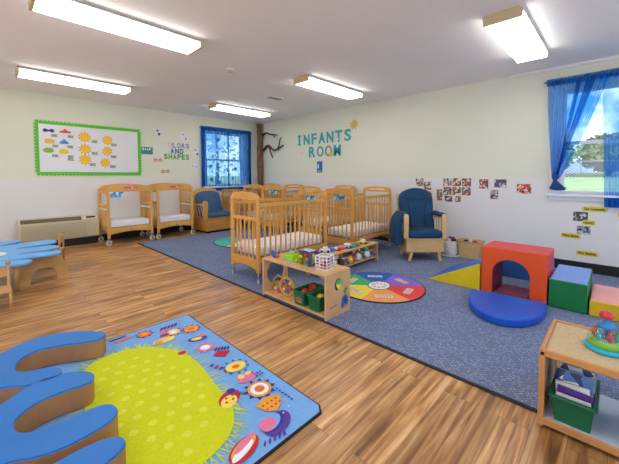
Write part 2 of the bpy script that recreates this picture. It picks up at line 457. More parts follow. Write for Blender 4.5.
def make_crib(L, w, label, loc, rz=0, tagc=True, slot=(True, True), low=(False, False), first=True, wood=CRIB):
    t = thing('crib', label, 'crib', loc, rz, 'cribs in rows')
    end_panel(w, 'end_panel', t, .016, slot[0], low[0], wood); end_panel(w, 'end_panel', t, L-.016, slot[1], low[1], wood)
    for y in (.022, w-.022):
        m = MB(); m.box(.032, L-.032, y-.014, y+.014, .865, .905); m.box(.032, L-.032, y-.014, y+.014, .235, .285)
        n = max(6, int(L/.085)); g = (L-.064)/(n+1)
        for i in range(n):
            x = .032+g*(i+1); m.box(x-.011, x+.011, y-.006, y+.006, .285, .865)
        m.build('side_rail', wood, t, bevel=.004)
    m = MB(); m.box(.036, L-.036, .04, w-.04, .275, .29); m.build('mattress_support', mat('#8b8f96', .5), t)
    m = MB(); m.box(.042, L-.042, .045, w-.045, .292, .405); mt = m.build('mattress', SHEET, t, bevel=.03, seg=4)
    if tagc:
        tx = .0335 if tagc == 1 else L-.037
        m = MB(); m.box(tx, tx+.0035, w*.32, w*.68, .852, .935); m.build('name_card', photo_mat(len(label), ['#2f86c4', '#8fd0ee', '#1f5f9c', '#bfe6f2'], 30), t)
    for x in (.016, L-.016):
        for y in (.024, w-.024): caster(x, y, .12, t, .026)
    return t
c = make_crib(1.17, .565, 'front crib standing behind the low toy shelf on the carpet edge', (2.12, 2.855, ZC), 0, 2, (False, True))
m = MB(); m.ball((.041, .40, .345), .03, 0, (.12, 1, .5)); m.build('mattress_label', mat('#6d7fae', .6), c)
make_crib(1.10, .57, 'crib beside the blue glider, behind the narrow bench of toys', (3.735, 2.755, ZC), 0, True, (False, True))
make_crib(1.08, .56, 'crib in the second row by the right wall, behind the crib beside the glider', (4.12, 3.74, ZC), 0, False, (True, True))
make_crib(.95, .54, 'crib whose near panel has a round blue card, in the middle of the rear cribs', (4.25, 4.86, ZC), .32, True, (False, True))
make_crib(.86, .52, 'crib closest to the tree trunk in the corner', (4.36, 5.68, ZC), .36, False, (False, True))
make_crib(.47, .47, 'low-ended crib under the blue-curtained window beside the rocking chair', (4.10, 6.50, 0.0), 0, False, (False, False), (True, True))

def evac_crib(label, loc, tagcard):
    # front and back arched faces look along -y ; width along x
    w, d = .74, .60
    t = thing('evacuation_crib', label, 'crib', loc, 0, 'cribs against the board wall')
    def face(y0, y1, name, back):
        m = MB()
        P = arch(w, .925, .962, 1.055)
        for x0, x1 in ((0, .045), (w-.045, w)): m.box(x0, x1, y0, y1, .115, .925)
        m.prism(P, y0, y1, 'y')
        k = 10
        bot = [(.045+(w-.09)*i/k, .185+.035*math.sin(PI*i/k)) for i in range(k+1)]
        m.prism(bot+[(w-.045, .30), (.045, .30)], y0+.003, y1-.003, 'y')
        p = m.build(name, CRIB2, t, bevel=.005)
        if back:
            m = MB(); m.box(.045, w-.045, y0+.012, y1-.012, .30, .925); m.build('white_sheet_panel', mat('#e3e1dc', .5), p)
        else:
            m = MB(); m.box(w*.36, w*.64, y0-.002, y0, .975, 1.01); m.build('pink_sticker', photo_mat(3, ['#e0707c', '#f1b8b4', '#d65060'], 40), p)
            m = MB(); m.cyl((w/2, y0-.004, .25), (w/2, y0, .25), .01, 10); m.build('bolt', BLACK, p)
    face(0, .034, 'front_frame', False); face(d-.034, d, 'back_panel', True)
    for x in (.022, w-.022):
        m = MB()
        m.box(x-.013, x+.013, .034, d-.034, .665, .71); m.box(x-.013, x+.013, .034, d-.034, .89, .925)
        m.box(x-.013, x+.013, .034, d-.034, .235, .30)
        for i in range(6):
            y = .034+(d-.068)*(i+1)/7; m.box(x-.006, x+.006, y-.011, y+.011, .30, .665)
            if x > w/2: m.box(x-.006, x+.006, y-.011, y+.011, .71, .89)
        p = m.build('side_frame', CRIB2, t, bevel=.004)
        m = MB(); m.box(x-.018, x+.018, .05, d-.05, .60, .625); m.build('white_rail', WHITE, p, bevel=.003)
    m = MB(); m.box(.05, w-.05, .036, d-.04, .285, .298); m.build('mattress_support', mat('#8b8f96', .5), t)
    m = MB(); m.box(.05, w-.05, .036, d-.04, .30, .41); m.build('mattress', SHEET, t, bevel=.025, seg=3)
    for x in (.02, w-.02):
        for y in (.02, d-.02): caster(x-.01, y, .12, t, .045)
    if tagcard:
        m = MB(); m.box(.05, .26, -.004, .0, .83, .922); q = m.build('blue_card', photo_mat(9, ['#7cc4e8', '#3a8cc8', '#e8f4fa', '#5aaede'], 26), t)
    return t
ev = evac_crib('wooden crib with a blue card, left of the two against the board wall', (1.515, 6.43, 0), True); ev.scale = (1.04, 1, 1.03)
ev = evac_crib('wooden crib without a card, right of the two against the board wall', (2.36, 6.43, 0), False); ev.scale = (1.0, 1, 1.03)

# ------------------------------------------------------------------ rocking chairs
def cushion(m, x0, x1, y0, y1, z0, z1, mi=0): m.box(x0, x1, y0, y1, z0, z1, mi)
DBLUE = mat('#1a4264', .9, .18, 7, bump=.35, bscale=14)
LBLUE = mat('#42668c', .9, .15, 7, bump=.3, bscale=14)
def glider():
    # faces local -y ; origin centre of footprint
    t = thing('glider_chair', 'wooden glider chair with dark blue cushions against the white right wall', 'chair', (4.56, 2.14, ZC), -.80); t.scale = (.93, .93, .97)
    hw = .285
    m = MB()
    m.box(-hw, hw, -.30, .17, .13, .325); m.box(-hw-.012, hw+.012, -.315, .18, .31, .335)
    m.build('base_box', GLIDER, t, bevel=.006)
    for s in (-1, 1):
        m = MB(); m.prism([(s*.235-.02, 0.0), (s*.235+.02, 0.0), (s*.205+.02, .13), (s*.205-.02, .13)], -.31, -.27, 'y')
        m.box(s*.215-.018, s*.215+.018, -.27, .2, .07, .10); m.box(s*.22-.02, s*.22+.02, .15, .19, 0, .13)
        m.build('foot', GLIDER, t, bevel=.005)
        m = MB(); xx = s*.29
        # front arm post, arm rest, spindles, rear post
        m.prism([(xx-.035, .335), (xx+.035, .335), (xx+.035, .66), (xx+.02, .69), (xx-.02, .69), (xx-.035, .66)], -.30, -.265, 'y')
        m.box(xx-.03, xx+.03, -.265, .2, .615, .645); m.box(xx-.015, xx+.015, -.265, .2, .335, .36)
        for i in range(4): m.cyl((xx, -.18+.095*i, .36), (xx, -.18+.095*i, .617), .009, 8)
        m.build('arm', GLIDER, t, bevel=.005)
        m = MB(); m.box(xx-.055, xx+.055, -.25, .16, .645, .70); m.build('arm_cushion', DBLUE, t, bevel=.025, seg=4, smooth=True)
    # back frame leaning back
    M = Matrix.Translation((0, .12, .36)) @ Matrix.Rotation(-.20, 4, 'X')
    m = MB()
    for s in (-1, 1): m.box(s*.27-.018, s*.27+.018, .03, .06, -.1, .62, M=M)
    m.box(-.27, .27, .03, .06, .56, .62, M=M); m.box(-.27, .27, .03, .06, .0, .05, M=M)
    m.build('back_frame', GLIDER, t, bevel=.006)
    # back cushion with rounded top and channels
    m = MB()
    P = [(-.235, 0), (.235, 0), (.262, .25), (.275, .48), (.25, .60), (.17, .665), (0, .70), (-.17, .665), (-.25, .60), (-.275, .48), (-.262, .25)]
    P = [tuple(v) for v in catmull(P, 3)]
    m.prism(P, -.11, .03, 'y')
    bmesh.ops.transform(m.bm, matrix=M, verts=m.bm.verts)
    bc = m.build('back_cushion', DBLUE, t, bevel=.045, seg=5, smooth=True)
    m = MB()
    for s in (-1, 1):
        m.tube([M @ Vector((s*x, -.112, z)) for x, z in ((.12, .06), (.12, .3), (.15, .45), (.215, .54))], .0065, 6)
    m.tube([M @ Vector((x, -.114, z)) for x, z in ((-.215, .535), (0, .50), (.215, .535))], .005, 6)
    m.build('stitched_seam', mat('#123049', .9), bc)
    m = MB(); m.prism([(-.25, .335), (.25, .335), (.262, .40), (.25, .455), (-.25, .455), (-.262, .40)], -.335, .12, 'y')
    m.build('seat_cushion', DBLUE, t, bevel=.045, seg=5, smooth=True)
    # pillow hanging over the left arm
    m = MB(); m.prism([tuple(v) for v in catmull([(-.37, .67), (-.31, .705), (-.335, .5), (-.33, .29), (-.375, .22), (-.44, .25), (-.455, .42), (-.43, .58)], 3)], -.24, .10, 'y')
    m.build('arm_pouch', DBLUE, t, bevel=.03, seg=4, smooth=True)
    return t
glider()

def rocker():
    t = thing('rocking_chair', 'wooden rocking chair with faded blue cushions under the back window', 'chair', (3.655, 6.62, 0), .10)
    m = MB(); m.box(-.37, .40, -.32, .28, .045, .315); m.box(-.38, .41, -.33, .285, .30, .33); m.build('base_box', mat('#c78f45', .42, .14, 4, stretch=(.4, 1, 2)), t, bevel=.008)
    m = MB(); m.box(-.30, .33, -.28, .22, 0, .045); m.build('plinth', BLACK, t)
    for s in (-1, 1):
        m = MB(); xx = s*.40
        m.prism([(xx-.05, .30), (xx+.05, .30), (xx+.06, .66), (xx+.03, .70), (xx-.04, .70), (xx-.06, .66)], -.32, -.285, 'y')
        m.box(xx-.03, xx+.03, -.285, .22, .60, .63)
        for i in range(4): m.cyl((xx*.96, -.2+.1*i, .30), (xx+s*.02, -.16+.1*i, .605), .010, 8)
        m.build('arm', CRIB2, t, bevel=.006)
    M = Matrix.Translation((0, .14, .34)) @ Matrix.Rotation(-.20, 4, 'X')
    P = [(-.33, -.02), (.33, -.02), (.36, .3), (.35, .5), (.26, .60), (0, .64), (-.26, .60), (-.35, .5), (-.36, .3)]
    m = MB(); m.prism([tuple(v) for v in catmull(P, 3)], .02, .045, 'y'); bmesh.ops.transform(m.bm, matrix=M, verts=m.bm.verts)
    m.build('back_frame', CRIB2, t, bevel=.006)
    m = MB(); m.prism([(x*.88, z*.86+.01) for x, z in [tuple(v) for v in catmull(P, 3)]], -.08, .02, 'y'); bmesh.ops.transform(m.bm, matrix=M, verts=m.bm.verts)
    bc = m.build('back_cushion', LBLUE, t, bevel=.04, seg=4, smooth=True)
    m = MB()
    for x in (-.16, 0, .16): m.ball(M @ Vector((x, -.083, .43)), .014)
    m.build('tuft_button', mat('#1e3450', .8), bc)
    m = MB(); m.box(-.33, .33, -.34, .14, .335, .43); m.build('seat_cushion', LBLUE, t, bevel=.035, seg=4, smooth=True)
rocker()

# ------------------------------------------------------------------ toy shelf (front) and shelf on the right
def shelf(label, name, loc, Lx, Ly, h, hole, lip=False, top=BIRCH):
    # local x depth 0..Lx, local y length 0..Ly
    t = thing(name, label, 'shelf', loc)
    th = .018
    def end(y0):
        m = MB()
        cx, cz, r = (Lx/2, h*.70, .056) if y0 == 0 else (Lx/2, h*.55, .12)
        if hole:
            n = 32
            circ = [(cx+r*math.cos(2*PI*i/n), cz+r*math.sin(2*PI*i/n)) for i in range(n)]
            def rectpt(i):
                a = 2*PI*i/n; dx, dz = math.cos(a), math.sin(a)
                ts = []
                if abs(dx) > 1e-6: ts.append(((Lx if dx > 0 else 0)-cx)/dx)
                if abs(dz) > 1e-6: ts.append(((h if dz > 0 else 0)-cz)/dz)
                k = min(ts); return (cx+dx*k, cz+dz*k)
            ang = sorted(set([2*PI*i/n for i in range(n)]+[math.atan2(q-cz, p-cx) % (2*PI) for p in (0, Lx) for q in (0, h)]))
            inn = []; outr = []
            for a in ang:
                dx, dz = math.cos(a), math.sin(a); ts = []
                if abs(dx) > 1e-6: ts.append(((Lx if dx > 0 else 0)-cx)/dx)
                if abs(dz) > 1e-6: ts.append(((h if dz > 0 else 0)-cz)/dz)
                k = min(v for v in ts if v > 0); outr.append((cx+dx*k, cz+dz*k)); inn.append((cx+dx*r, cz+dz*r))
            k = len(ang); V = []
            for y in (y0, y0+th): V += [(p[0], y, p[1]) for p in outr]+[(p[0], y, p[1]) for p in inn]
            F = []
            for i in range(k):
                j = (i+1) % k
                F += [(i, j, k+j, k+i), (2*k+i, 3*k+i, 3*k+j, 2*k+j), (i, 2*k+i, 2*k+j, j), (k+i, k+j, 3*k+j, 3*k+i)]
            m.faces(V, F)
        else: m.box(0, Lx, y0, y0+th, 0, h)
        return m.build('end_panel', BIRCH, t, bevel=.003 if not hole else 0)
    e1 = end(0); end(Ly-th)
    m = MB(); m.box(0, Lx, th, Ly-th, h-th, h); m.build('top_board', top, t, bevel=.002)
    m = MB(); m.box(0, Lx, th, Ly-th, .018, .018+th); m.build('bottom_board', BIRCH if not lip else mat('#cdd5dc', .25, .05, 3), t, bevel=.002)  # lipped shelf's board is pale blue, its light reflection put into the colour
    if lip:
        m = MB()
        m.box(-.014, .004, -.004, Ly, h-.024, h+.010); m.box(Lx-.004, Lx+.014, -.004, Ly, h-.024, h+.010)
        m.box(.004, Lx-.004, -.004, .014, h, h+.010); m.box(.004, Lx-.004, Ly-.018, Ly, h, h+.010)
        m.box(-.012, .0, 0, Ly, .01, .045)
        m.box(-.014, .022, Ly-.022, Ly+.002, 0, h); m.box(Lx-.022, Lx+.014, Ly-.022, Ly+.002, 0, h)
        m.build('edge_rail', mat('#c98f50', .4, .12, 4), t, bevel=.004)
    return t, e1
S, e1 = shelf('low birch toy shelf with a round hole in its end, on the carpet edge', 'toy_shelf', (1.965, 1.72, ZC), .33, .86, .385, True)
# burnt mark and sticker on the end panel
m = MB()
for i in range(8):
    x = .05+i*.0125; hh = (.018, .012, .022, .014, .012, .024, .013, .018)[i]
    m.box(x, x+.0055, -.0012, -.0002, .085+i*.001, .085+i*.001+hh); m.box(x, x+.011, -.0012, -.0002, .085+i*.001, .089+i*.001)
m.build('burnt_mark', mat('#a8622a', .6), e1)
m = MB()
m.prism([tuple(v) for v in catmull([(.20, .06), (.235, .05), (.25, .09), (.285, .055), (.30, .10), (.285, .145), (.25, .155), (.215, .14)], 3)], -.0015, -.0002, 'y', 0)
m.prism([tuple(v) for v in catmull([(.25, .155), (.262, .155), (.272, .19), (.295, .205), (.28, .225), (.262, .215), (.25, .235), (.24, .20), (.222, .19), (.245, .185)], 2)], -.0015, -.0002, 'y', 1)
m.box(.25, .262, -.0018, -.0003, .05, .13, 2)
m.build('beetle_sticker', [mat('#2468ac', .4), mat('#4f9e3a', .4), mat('#16304e', .4)], e1)

ST, _ = shelf('low maple shelf with a carpeted top at the right front corner', 'toy_shelf', (1.86, -.75, .0105), .42, 1.0, .37, False, True, mat('#cdb78e', .95, .14, 90, bump=.5, bscale=160))
m = MB(); m.cyl((.02, .93, .30), (.02, .93, .355), .006, 8); m.build('hook', BIRCH, ST)

def tub(x, y, z, w, l, h, label, group=None, handle=False, hx='#0f6a40'):
    t = thing('storage_tub', label, 'storage tub', (x, y, z), 0, group)
    G = mat(hx, .35, .05, 4)
    m = MB(); th = .006; tp = .012
    # walls as tapered frame
    o0 = [(-w/2+tp, -l/2+tp), (w/2-tp, -l/2+tp), (w/2-tp, l/2-tp), (-w/2+tp, l/2-tp)]
    o1 = [(-w/2, -l/2), (w/2, -l/2), (w/2, l/2), (-w/2, l/2)]
    def sh(P, k): return [(p[0]-math.copysign(k, p[0]), p[1]-math.copysign(k, p[1])) for p in P]
    V = [(*p, 0) for p in o0]+[(*p, h) for p in o1]+[(*p, h) for p in sh(o1, th)]+[(*p, th) for p in sh(o0, th)]
    F = [(0, 1, 2, 3), (12, 13, 14, 15)]
    for i in range(4):
        j = (i+1) % 4; F += [(i, j, 4+j, 4+i), (4+i, 4+j, 8+j, 8+i), (8+i, 8+j, 12+j, 12+i)]
    m.faces(V, F); m.build('tub_body', G, t, bevel=.002)
    m = MB(); r = .012
    for a, b, c, d in ((-w/2-r, w/2+r, -l/2-r, -l/2), (-w/2-r, w/2+r, l/2, l/2+r), (-w/2-r, -w/2, -l/2, l/2), (w/2, w/2+r, -l/2, l/2)): m.box(a, b, c, d, h-.014, h)
    m.build('rim', G, t, bevel=.004)
    return t
ZS = ZC+.018+.018+.0005
t1 = tub(2.105, 2.055, ZS, .27, .142, .135, 'left green plastic tub of toys on the toy shelf bottom', 'green tubs of the toy shelf')
m = MB(); m.box(-.139, -.130, -.05, .03, .03, .085, 0); m.box(-.1395, -.139, -.042, .022, .045, .07, 1); m.box(-.1395, -.139, -.042, .022, .034, .038, 2)
m.build('front_label', [mat('#2e8b4f', .5), mat('#c24a3a', .5), mat('#e7d24a', .5)], t1)
tub(2.105, 1.872, ZS, .27, .142, .135, 'right green plastic tub of toys, next to the shelf end with the hole', 'green tubs of the toy shelf')
def toy(name, label, cat, builder, mats, loc, rz=0, bevel=.004, group=None, smooth=False, k=1):
    m = MB(); builder(m); bmesh.ops.scale(m.bm, vec=(k, k, k), verts=m.bm.verts); o = m.build(name, mats, None, bevel=bevel, smooth=smooth)
    return tag(o, label, cat, group, loc, rz)
RED, YEL, GRN, BLU, ORG, PUR, TEAL, PINK, LIME = [mat(h, .35) for h in ('#d0202a', '#f0c818', '#2f9a3a', '#1d63c8', '#ee6a18', '#5b2a9c', '#1fa6b8', '#e87aa0', '#9bd61c')]
for i, (x, y, c, lb) in enumerate(((2.05, 2.05, RED, 'red toy ball at the front of the left green tub'), (2.13, 2.02, RED, 'red toy ball in the middle of the left green tub'), (2.17, 2.075, RED, 'red toy ball at the back of the left green tub'),
                                   (2.05, 1.86, YEL, 'yellow toy ball at the front of the right green tub'), (2.12, 1.84, RED, 'red toy ball in the right green tub'), (2.18, 1.87, ORG, 'orange toy ball at the back of the right green tub'))):
    toy('toy_ball', lb, 'ball', lambda m: m.ball((0, 0, 0), .042, 0, (1, .9, .9)), c, (x, y, ZS+.10), 0, 0)
# wheel toy and wooden rattle wheel on the bottom board
def ringtoy(m):
    P = [(0, .085*math.cos(a), .085*math.sin(a)) for a in [2*PI*i/28 for i in range(28)]]
    m.tube(P, .011, 8, 0, closed=True)
    for i in range(6):
        a = PI*i/3; m.tube([(0, 0, 0), (0, .08*math.cos(a), .08*math.sin(a))], .004, 6, 1)
        m.ball((0, .05*math.cos(a+.3), .05*math.sin(a+.3)), .017, 2+i % 3)
    m.cyl((-.03, 0, 0), (.03, 0, 0), .02, 12, 1)
toy('rattle_wheel', 'round yellow ring toy with coloured beads, standing left of the tubs on the shelf', 'toy', ringtoy, [mat('#d9a72f', .4), mat('#c98a4a', .5), RED, BLU, mat('#e6d7b8', .5)], (2.05, 2.30, ZS+.097), .2)
def arctoy(m):
    m.tube([(0, -.09, 0.005), (0, -.075, .09), (0, -.02, .15), (0, .05, .16), (0, .10, .12), (0, .12, .06), (0, .13, .005)], .011, 8, 0)
    m.ball((.02, -.03, .03), .028, 1); m.ball((.03, .04, .025), .024, 2); m.ball((-.03, .0, .022), .022, 3); m.ball((.0, .08, .02), .02, 4)
    m.ball((0, .02, .125), .035, 5, (.5, 1, .6))
toy('bead_arch', 'wooden arch toy with small figures at the far end of the toy shelf', 'toy', arctoy, [mat('#c8a04a', .4), mat('#d98a62', .5), mat('#4a66b8', .5), mat('#c9563a', .5), mat('#e8c89a', .5), mat('#28365a', .5)], (2.09, 2.43, ZS+.0), .1)
# toys on top of shelf
ZT = ZC+.385+.0005
def bluebird(m):
    m.ball((0, 0, .028), .03, 0, (1, 1.3, .93)); m.ball((0, -.045, .022), .02, 1); m.ball((0, .035, .05), .018, 0)
toy('bird_toy', 'small blue bird toy at the far left corner of the toy shelf top', 'toy', bluebird, [mat('#1f62b0', .4), ORG], (2.06, 2.50, ZT), 0, 0)
def blocks(m):
    m.box(-.055, .055, -.09, .09, 0, .012, 1); m.box(-.045, .05, -.045, .07, .012, .06, 0)
    for x in (-.025, .005, .035):
        for y in (-.02, .02, .05): m.cyl((x, y, .06), (x, y, .068), .01, 10, 0)
    m.box(-.03, .02, -.085, -.055, .012, .03, 2)
toy('pop_up_toy', 'lime green block toy on a grey tray on the toy shelf top', 'toy', blocks, [LIME, mat('#a8b4bc', .4), YEL], (2.09, 2.27, ZT), .1)
def cups(m):
    for i, (x, y, r, h, c) in enumerate(((0, 0, .026, .05, 0), (.055, .02, .022, .045, 1), (.02, -.06, .02, .04, 2))):
        m.lathe([(r*.7, 0), (r, h), (r*.85, h), (r*.6, .008)], (x, y, 0), 16, c)
for i, (x, y, c, lb) in enumerate(((2.20, 2.40, mat('#8fd0b8', .4), 'pale green stacking cup on the toy shelf top'), (2.24, 2.27, mat('#e8a6b6', .4), 'pink stacking cup on the toy shelf top'), (2.23, 2.13, mat('#b9dc6a', .4), 'light lime stacking cup near the activity cube'))):
    toy('stacking_cup', lb, 'cup', lambda m: m.lathe([(.02, 0), (.03, .055), (.027, .055), (.017, .006)], (0, 0, 0), 16), c, (x, y, ZT), 0, 0)
t = thing('activity_cube', 'purple and green activity cube with beads on the toy shelf top', 'toy', (2.10, 2.06, ZT), .12)
m = MB()
m.box(-.062, .062, .058, .066, 0, .13, 0); m.box(-.062, .062, -.006, .004, .0, .12, 1); m.box(-.066, .066, -.066, .066, .0, .010, 0)
m.build('green_panels', [mat('#8cc63a', .35), mat('#6aa82e', .35)], t, bevel=.003)
m = MB()
for x in (-.062, .062): m.cyl((x, -.062, .006), (x, -.062, .132), .010, 8)
m.cyl((-.062, -.062, .128), (.062, -.062, .128), .010, 8); m.cyl((-.062, -.062, .012), (.062, -.062, .012), .011, 8)
m.tube([(-.062, -.062, .13), (-.062, 0, .138), (-.062, .062, .13)], .009, 8)
m.build('purple_frame', PUR, t)
for i, (y, z, c) in enumerate(((.03, .04, 0), (.035, .085, 1), (-.03, .035, 2), (-.035, .07, 3), (-.028, .105, 0))):
    m = MB(); m.ball((-.066, y, z), .017, 0, (.6, 1, 1)); m.build('bead', [RED, YEL, BLU, ORG][c], t)
m = MB(); m.box(-.06, .06, -.06, .058, .13, .136); m.build('top_plate', mat('#a6d8c8', .4), t)
t = thing('lattice_cube', 'white open lattice cube toy with red balls on the shelf top', 'toy', (2.12, 1.87, ZT), .15)
m = MB(); s_ = .058
for a in (-s_, s_):
    for b in (-s_, s_):
        m.cyl((a, b, .004), (a, b, .112), .0055, 8); m.cyl((a, -s_, b+s_+.002), (a, s_, b+s_+.002), .0055, 8); m.cyl((-s_, a, b+s_+.002), (s_, a, b+s_+.002), .0055, 8)
for k in range(1, 4):
    for a in (-s_, s_):
        m.cyl((a, -s_, .116*k/4), (a, s_, .116*k/4), .003, 6); m.cyl((-s_, a, .116*k/4), (s_, a, .116*k/4), .003, 6)
for k in range(1, 3):
    for a in (-s_, s_): m.cyl((a, -s_+.116*k/3, 0.003), (a, -s_+.116*k/3, .114), .003, 6)
m.build('frame', mat('#f1ecee', .4), t)
m = MB(); m.ball((-.01, .01, .03), .026, 0); m.ball((.02, -.02, .028), .022, 1); m.ball((-.02, -.025, .06), .02, 2); m.build('inner_balls', [RED, PINK, mat('#3c7a4a', .5)], t)

# ------------------------------------------------------------------ narrow bench of toys
t = thing('toy_bench', 'narrow low wooden bench crowded with toys in front of the cribs', 'bench', (2.74, 2.45, ZC))
m = MB(); m.box(0, 1.19, 0, .27, .245, .265); m.build('top_board', BIRCH, t, bevel=.004)
for x0 in (0, 1.165):
    m = MB(); m.prism([(0.0, 0), (.05, 0), (.06, .12), (.21, .12), (.22, 0), (.27, 0), (.268, .22), (.255, .2445), (.015, .2445), (.002, .22)], x0, x0+.03, 'x'); m.build('end_panel', mat('#c9955a', .45, .12, 5), t, bevel=.004)
m = MB(); m.box(.03, 1.165, .02, .25, .05, .065); m.build('lower_board', BIRCH, t)
cl = [RED, YEL, BLU, GRN, ORG, mat('#f0eeea', .5), PUR, PINK, mat('#2a2a30', .5), TEAL, mat('#c9c4bc', .5), LIME]
names = ['red', 'yellow', 'blue', 'green', 'orange', 'white', 'purple', 'pink', 'black', 'teal', 'grey', 'lime']
ztop = ZC+.2655
for i in range(9):
    x = 2.82+i*.122; ci = (8, 5, 2, 0, 10, 9, 3, 1, 6)[i]; y = 2.58+.08*R.uniform(-1, 1)*.6; rz = R.uniform(-1, 1)
    if i % 3 == 0:
        toy('board_book', names[ci]+' board book lying '+('at the left end' if i < 3 else 'in the middle' if i < 6 else 'near the right end')+' of the narrow bench top', 'book', lambda m: (m.box(-.055, .055, -.045, .045, 0, .012, 0), m.box(-.05, .052, -.046, -.03, .002, .010, 1)), [cl[ci], cl[5]], (x, y, ztop), rz, .001, k=1.3)
    elif i % 3 == 1:
        def car(m):
            m.box(-.05, .05, -.025, .025, .012, .032, 0); m.box(-.02, .03, -.022, .022, .032, .052, 1)
            for a in (-.03, .03):
                for b in (-.027, .027): m.cyl((a, b-.004, .013), (a, b+.004, .013), .0128, 12, 2)
        toy('toy_car', names[ci]+' toy car '+('at the left' if i < 3 else 'in the middle' if i < 6 else 'at the right')+' of the narrow bench top', 'toy car', car, [cl[ci], cl[5], cl[8]], (x, y, ztop), rz, .004, k=1.3)
    else:
        toy('toy_rattle', names[ci]+' ring rattle '+('left' if i < 3 else 'centre' if i < 6 else 'right')+' on the narrow bench top', 'rattle', lambda m: (m.tube([(.032*math.cos(2*PI*k/16), .032*math.sin(2*PI*k/16), .012) for k in range(16)], .010, 8, 0, closed=True), m.ball((.045, 0, .018), .017, 1)), [cl[ci], cl[(ci+3) % 12]], (x, y, ztop), rz, 0, k=1.3)
# toys on the lower board of the bench: soft rings, balls, shakers
kinds = [(2.83, 5), (2.93, 0), (3.03, 1), (3.13, 8), (3.23, 7), (3.33, 1), (3.43, 0), (3.53, 5), (3.63, 11), (3.73, 5), (3.83, 7)]
for i, (x, ci) in enumerate(kinds):
    side = 'counting from its left end, number %d' % (i+1)
    pos = ['leftmost', 'second from the left', 'third from the left', 'fourth from the left', 'fifth from the left', 'middle', 'fifth from the right', 'fourth from the right', 'third from the right', 'second from the right', 'rightmost'][i]
    y = 2.51+.02*R.uniform(-1, 1)
    if i % 2:
        toy('soft_ball', '%s soft ball under the narrow bench top, %s of its row' % (names[ci], pos), 'ball', lambda m: m.ball((0, 0, .05), .05, 0), cl[ci], (x, y, ZC+.0655), 0, 0)
    else:
        def ring(m):
            m.tube([(.045*math.cos(2*PI*k/18), .0, .055+.045*math.sin(2*PI*k/18)) for k in range(18)], .0095, 8, 0, closed=True)
            m.ball((-.04, .0, .085), .022, 1); m.ball((.035, .0, .03), .022, 2)
        toy('ring_rattle', '%s ring toy under the narrow bench top, %s of its row' % (names[ci], pos), 'rattle', ring, [cl[ci], cl[(ci+4) % 12], cl[(ci+7) % 12]], (x, y, ZC+.0655), R.uniform(-.6, .6), 0)

for i in range(9):
    ci = (8, 2, 5, 4, 3, 6, 0, 9, 10)[i]; pos = ['first', 'second', 'third', 'fourth', 'fifth', 'sixth', 'seventh', 'eighth', 'ninth'][i]
    toy('soft_block', names[ci]+' soft toy heaped on the row under the narrow bench, '+pos+' from the left', 'soft toy', lambda m: (m.ball((0, 0, 0), .034, 0, (1.2, 1, .9)), m.ball((.035, -.01, .012), .02, 1), m.ball((-.03, -.01, .015), .018, 1)), [cl[ci], cl[(ci+5) % 12]], (2.85+i*.115, 2.56+.02*math.sin(i*2), ZC+.192), i, 0)
# ------------------------------------------------------------------ round rugs
def round_rug(label, loc, r, rot, cols, oval=True):
    t = thing('round_rug', label, 'rug', loc, rot)
    n = 72; P = [(r*math.cos(2*PI*i/n), r*math.sin(2*PI*i/n)) for i in range(n)]
    m = MB()
    m.prism(P, 0, .008, 'z'); m.build('edge_binding', mat('#1c2238', .8), t)
    m = MB(); r2 = r*.975
    for s in range(6):
        A = [(r2*math.cos(PI/3*s+PI/3*i/12), r2*math.sin(PI/3*s+PI/3*i/12)) for i in range(13)]
        m.disc([(0, 0)]+A, .009, s)
        if oval:
            a = PI/3*(s+.5); cx, cy = r*.66*math.cos(a), r*.66*math.sin(a)
            d = Vector((-math.sin(a), math.cos(a))); e = Vector((math.cos(a), math.sin(a)))
            if (d.x*math.cos(rot)-d.y*math.sin(rot))-(d.x*math.sin(rot)+d.y*math.cos(rot)) < 0: d = -d
            K = [(Vector((cx, cy))+d*u+e*v)[:] for u, v in ((-.085, -.035), (.085, -.035), (.085, .035), (-.085, .035))]
            m.disc(K, .0096, 6)
            for v in (-.018, .0, .018):
                for u in range(5):
                    q = Vector((cx, cy))+d*(-.07+.03*u)+e*v
                    m.disc([(q+d*a_+e*b_)[:] for a_, b_ in ((0, -.004), (.02, -.004), (.02, .004), (0, .004))], .0100, 7)
    m.disc([(r*.30*math.cos(2*PI*i/32), r*.25*math.sin(2*PI*i/32)) for i in range(32)], .0100, 7)
    m.disc([(r*.27*math.cos(2*PI*i/32), r*.23*math.sin(2*PI*i/32)) for i in range(32)], .0106, 8)
    for i in range(9):
        a = 2*PI*i/9; q = Vector((r*.14*math.cos(a), r*.14*math.sin(a)))
        w = Vector((math.cos(a+.5), math.sin(a+.5)))*.018; v = Vector((-w.y, w.x))*.35
        m.disc([(q+w+v)[:], (q-w+v)[:], (q-w-v)[:], (q+w-v)[:]], .0112, 7)
    m.build('colour_field', [mat(h, .9, .06, 30) for h in cols]+[mat('#e8d8cc', .9), mat('#3a3038', .9), mat('#efeae2', .9)], t)
    return t
# sector order starting at angle rot, counter-clockwise
round_rug('round rug of six bright colour wedges with a white centre, in front of the glider', (3.01, 1.86, ZC), .485, math.radians(10.5),
          ['#1f5fb8', '#3fae70', '#ecd84a', '#f0a25a', '#e0454a', '#8468cc'])
round_rug('round teal and cream rug behind the front crib', (3.40, 5.00, ZC), .56, math.radians(20),
          ['#2f78b8', '#3fb4b0', '#49bdb2', '#efe9a8', '#e8e3a0', '#3c62ae'], False)

